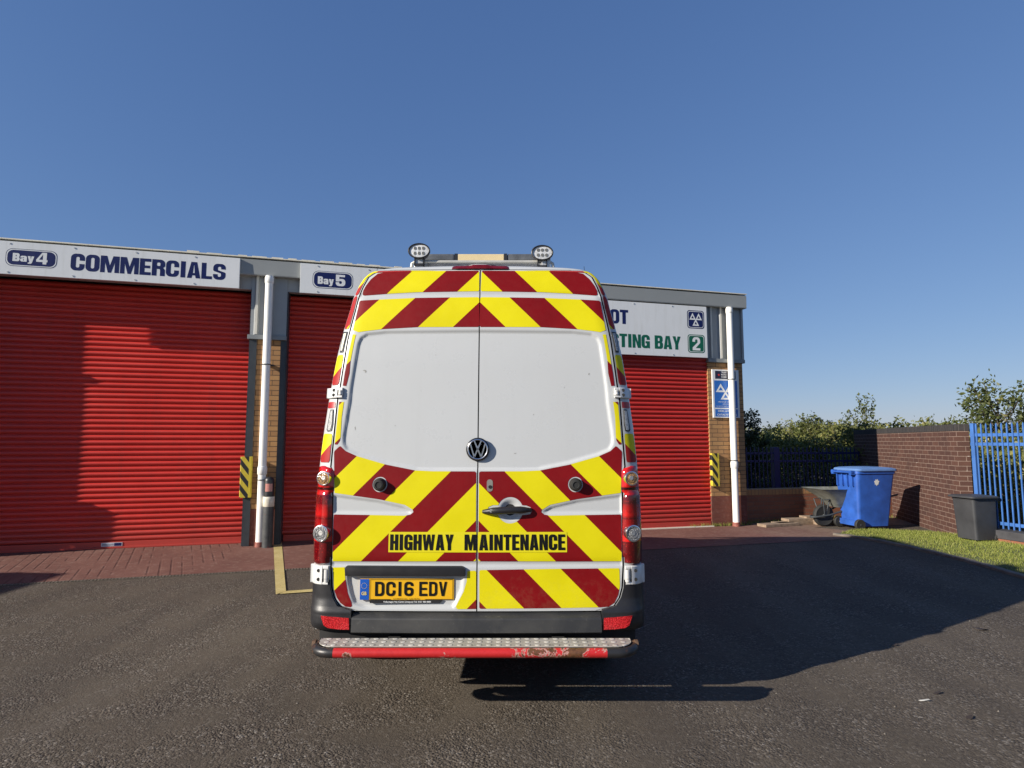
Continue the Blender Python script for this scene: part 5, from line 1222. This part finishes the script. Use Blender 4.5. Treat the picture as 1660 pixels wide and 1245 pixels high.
# ------------------------------------------------------------------ vegetation
def leaf_quads(P, size, tint, up=.35):
    n = len(P); a_ = rng.normal(size=(n, 3)); a_ /= np.linalg.norm(a_, axis=1)[:, None]
    b_ = rng.normal(size=(n, 3)); b_ -= (a_*b_).sum(1)[:, None]*a_; b_ /= np.linalg.norm(b_, axis=1)[:, None]
    s_ = (size*rng.uniform(.6, 1.3, n))[:, None]; a_ = a_*s_; b_ = b_*s_*.55
    V = np.stack([P-a_, P+b_*.9+a_*.1, P+a_, P-b_*.9+a_*.1], 1); return V, np.arange(4*n).reshape(-1, 4), tint
def tree(name, label, cat, x, y, h, rad, n, size, m, trunk_r=.05, clumps=26, z0=0.15, sparse=.25, seed=1, group=None, lean_=(0, 0), squash=1.0):
    r_ = np.random.default_rng(seed); t = empty(name, label, cat, (x, y, -.02), 0, group)
    mb = MB(); ends = []
    top = Vector((lean_[0], lean_[1], h*.86)); pts = [Vector((0, 0, 0)), Vector((.02, .01, h*.3)), Vector((lean_[0]*.5, lean_[1]*.5, h*.58)), top]
    mb.tube(pts, [trunk_r, trunk_r*.8, trunk_r*.5, trunk_r*.15], 8)
    for k in range(clumps):
        f = z0+(1-z0)*((k+.5)/clumps)**.9; a_ = k*2.399+r_.uniform(-.4, .4)
        env = math.sin(math.pi*min(1, (1-f)*.9+.12))**.75
        rr_ = rad*env*r_.uniform(.55, 1.08)*squash
        s_ = Vector((lean_[0]*f, lean_[1]*f, h*f*.72)); e = Vector((lean_[0]*f+rr_*math.cos(a_), lean_[1]*f+rr_*math.sin(a_), h*min(1, f*1.0+r_.uniform(-.02, .05))))
        mid = (s_+e)/2+Vector((0, 0, -.04*h)); mb.tube([s_, mid, e], [trunk_r*.35, trunk_r*.22, trunk_r*.07], 5); ends.append((s_, mid, e))
    mb.build('trunk', M_bark, t, smooth=60)
    P = []; per = n//len(ends)
    for s_, mid, e in ends:
        for seg, frac, spread in ((1, .55, sparse*.8), (2, .45, sparse)):
            k = int(per*frac); u = r_.uniform(.1, 1.05, k)[:, None]; A, B = (np.array(mid), np.array(e)); base = A+(B-A)*u
            g_ = r_.normal(size=(k, 3))*spread*rad*np.array([.62, .62, .5]); P.append(base+g_*(1.1-.5*u))
    P = np.concatenate(P); P = P[P[:, 2] > .05]
    tn = np.clip(r_.normal(.42, .24, len(P)), 0, 1); V, F, tn = leaf_quads(P, size, tn)
    o_ = quads_mesh('crown', V, F, tn, m); o_.parent = t; return t
# bramble thicket behind the fences
def thicket(n):
    out = []
    while len(out) < n:
        s_ = rng.random()
        if s_ < .62: x = rng.uniform(5.5, 18); y = rng.uniform(18.5, 23); hm = 1.72+.16*math.sin(x*1.3)+.13*math.sin(x*3.1+1)+.10*math.sin(x*7)+(y-18.5)*.06
        else: x = rng.uniform(7.9, 14); y = rng.uniform(5.5, 15.5); hm = 1.35+.18*math.sin(y*1.9)+.14*math.sin(x*2.7+y)+(x-8)*.10; 
        if s_ >= .62 and x < 8.45+(9.2-y)*.28+ (0.25 if y < 9 else 0): continue
        z = hm*(rng.random()**.62)+rng.normal()*.07
        out.append((x, y, max(.02, z)))
    return np.array(out)
P = thicket(95000); V, F, tn = leaf_quads(P, .056, np.clip(rng.normal(.48, .25, len(P)), 0, 1)); bram = quads_mesh('bramble_thicket', V, F, tn, M_leaf2, 'stuff')
tag(bram, 'dense green bramble thicket behind the railings', 'thicket')
# thin stems in the thicket
mb = MB()
for k in range(160):
    x = random.uniform(5, 12); y = random.uniform(18.5, 21.5); z = random.uniform(1.2, 2.15); a_ = random.uniform(-.5, .5); mb.tube([(x, y, 0), (x+a_*.3, y, z*.6), (x+a_, y+random.uniform(-.3, .3), z)], [.012, .009, .003], 4)
tag(mb.build('bramble_stems', M_bark), kind='stuff', label='thin brown bramble stems among the leaves', cat='stems')
TR = lambda px, Yw: ((px-830)/FPX*Yw)
tree('broad_tree', 'bushy green tree standing behind the bright blue fence at the right edge', 'tree', TR(1618, 13.2), 13.2, 2.80, 1.0, 3900, .050, M_leaf, .055, 34, .30, .30, 3)
tree('broad_tree', 'lower leafy bush at the far right edge beside the taller tree', 'tree', TR(1690, 12.6), 12.6, 1.92, .95, 3000, .050, M_leaf, .05, 24, .25, .30, 4)
tree('young_birch', 'thin wispy young birch rising above the brown wall', 'tree', TR(1412, 16.5), 16.5, 2.80, .42, 620, .045, M_leaf, .022, 16, .48, .22, 5, lean_=(-.16, 0))
tree('young_birch', 'short wispy sapling left of the taller thin birch', 'tree', TR(1383, 17), 17, 2.42, .45, 420, .045, M_leaf, .02, 14, .5, .24, 6, lean_=(-.1, 0))
tree('shrub', 'loose grey green willow shrub above the middle of the navy fence', 'shrub', TR(1312, 21), 21, 2.42, .75, 1700, .055, M_leaf, .04, 24, .45, .26, 7)
tree('shrub', 'dark evergreen bush just right of the garage corner', 'shrub', TR(1206, 17), 17, 2.45, .55, 3600, .045, M_leaf3, .05, 26, .12, .34, 8)
tree('shrub', 'rounded dark bush left of the distant white mast', 'shrub', TR(1248, 26), 26, 2.15, .85, 3200, .07, M_leaf3, .05, 22, .15, .34, 9)
tree('shrub', 'small dark round bush right of the willow shrub', 'shrub', TR(1353, 24), 24, 2.30, .5, 1600, .06, M_leaf3, .04, 18, .2, .34, 10)
tree('shrub', 'low green bush behind the brown wall coping under the birch', 'shrub', TR(1400, 15.8), 15.8, 2.02, .75, 3000, .048, M_leaf2, .04, 22, .2, .33, 12)
tree('shrub', 'pale bramble bush along the top of the brown wall', 'shrub', TR(1460, 14.6), 14.6, 1.98, .8, 2600, .045, M_leaf2, .03, 22, .3, .30, 13)
tree('shrub', 'sprig topped bush behind the right half of the brown wall', 'shrub', TR(1515, 14), 14, 2.08, .62, 1700, .045, M_leaf2, .03, 20, .3, .30, 14)
tree('shrub', 'far left bush seen over the low wall beside the garage', 'shrub', TR(1290, 30), 30, 2.05, 1.6, 2600, .09, M_leaf2, .05, 22, .15, .34, 15)
# far tree line
def farwood(n):
    x = rng.uniform(5, 70, n); y = 45+rng.uniform(0, 6, n); h = 2.05+.5*np.sin(x*.5)+.35*np.sin(x*1.3+1)+.2*np.sin(x*3.3); z = h*rng.random(n)**.5
    return np.c_[x, y, z]
P = farwood(9000); V, F, tn = leaf_quads(P, .22, np.clip(rng.normal(.35, .2, len(P)), 0, 1)); fw = quads_mesh('far_wood', V, F, tn, M_leaf3, 'stuff'); tag(fw, 'distant dark line of woodland on the horizon', 'woodland')
x, y = TR(1262, 60), 60
mb = MB(); mb.cyl((0, 0, 0), (0, 0, 3.1), .14, .09, 10); mb.box(-1.2, 0, -.05, .05, 2.05, 2.12); mast = mb.build('mast', plain('white_mast', (.7, .7, .68), .5)); mast.location = (x, y, 0); tag(mast, 'distant thin white mast above the bushes', 'mast')
# dirt and weeds at the foot of the low wall
def weeds(n):
    out = []
    for k in range(n):
        u = rng.random(); p = l0+(l1-l0)*u; out.append((p.x+rng.normal()*.05, p.y-.03-abs(rng.normal())*.10, .004))
    for k in range(n//2):
        q = FW(rng.uniform(6.9, 8.15), -.02-abs(rng.normal())*.012); out.append((q[0], q[1], .004))
    return np.array(out)
wd = weeds(700); wpos = iter(wd)
blades('weeds', len(wd), lambda n: wd, .02, .09, .008, M_grass)

# another van parked beyond the left edge; its rear corner throws the shadow at the left of the yard
pv = empty('parked_van', 'plain white high roof van parked beyond the left edge with its back to the shutters', 'van', (-11.0, 4.45, 0), math.pi)
for ch in list(van.children):
    if ch.name.split('.')[0] in ('body', 'door_seal', 'rear_door', 'tyre', 'windscreen', 'bumper', 'tail_lamp', 'underframe', 'side_rub_strip'):
        c = ch.copy(); COL.objects.link(c); c.parent = pv
        for g2 in ch.children:
            if g2.name.split('.')[0] in ('rim', 'bumper_corner', 'bumper_reflector', 'indicator_lens', 'reversing_lens', 'door_handle', 'bump_stop'):
                d = g2.copy(); COL.objects.link(d); d.parent = c

# loose grit on the yard
n = 1500; gx = rng.uniform(-6, 7, n); gy = 2.4+7.0*rng.random(n)**1.6; V = []; F = []
for k in range(n):
    r_ = .0022+.005*rng.random()**3; b_ = len(V); an = rng.uniform(0, 6.28)
    for (a_, c_, h_) in ((1, 0, 0), (0, .8, 0), (-.9, .1, 0), (0, -.9, 0), (.1, .1, .9)):
        V.append((gx[k]+r_*(a_*math.cos(an)-c_*math.sin(an)), gy[k]+r_*(a_*math.sin(an)+c_*math.cos(an)), .001+r_*h_))
    F += [(b_, b_+1, b_+4), (b_+1, b_+2, b_+4), (b_+2, b_+3, b_+4), (b_+3, b_, b_+4)]
me = bpy.data.meshes.new('grit'); me.from_pydata(V, [], F); o_ = link('grit', me, plain('grit_stone', (.17, .15, .125), .9, var=.5, scale=3)); o_['kind'] = 'stuff'
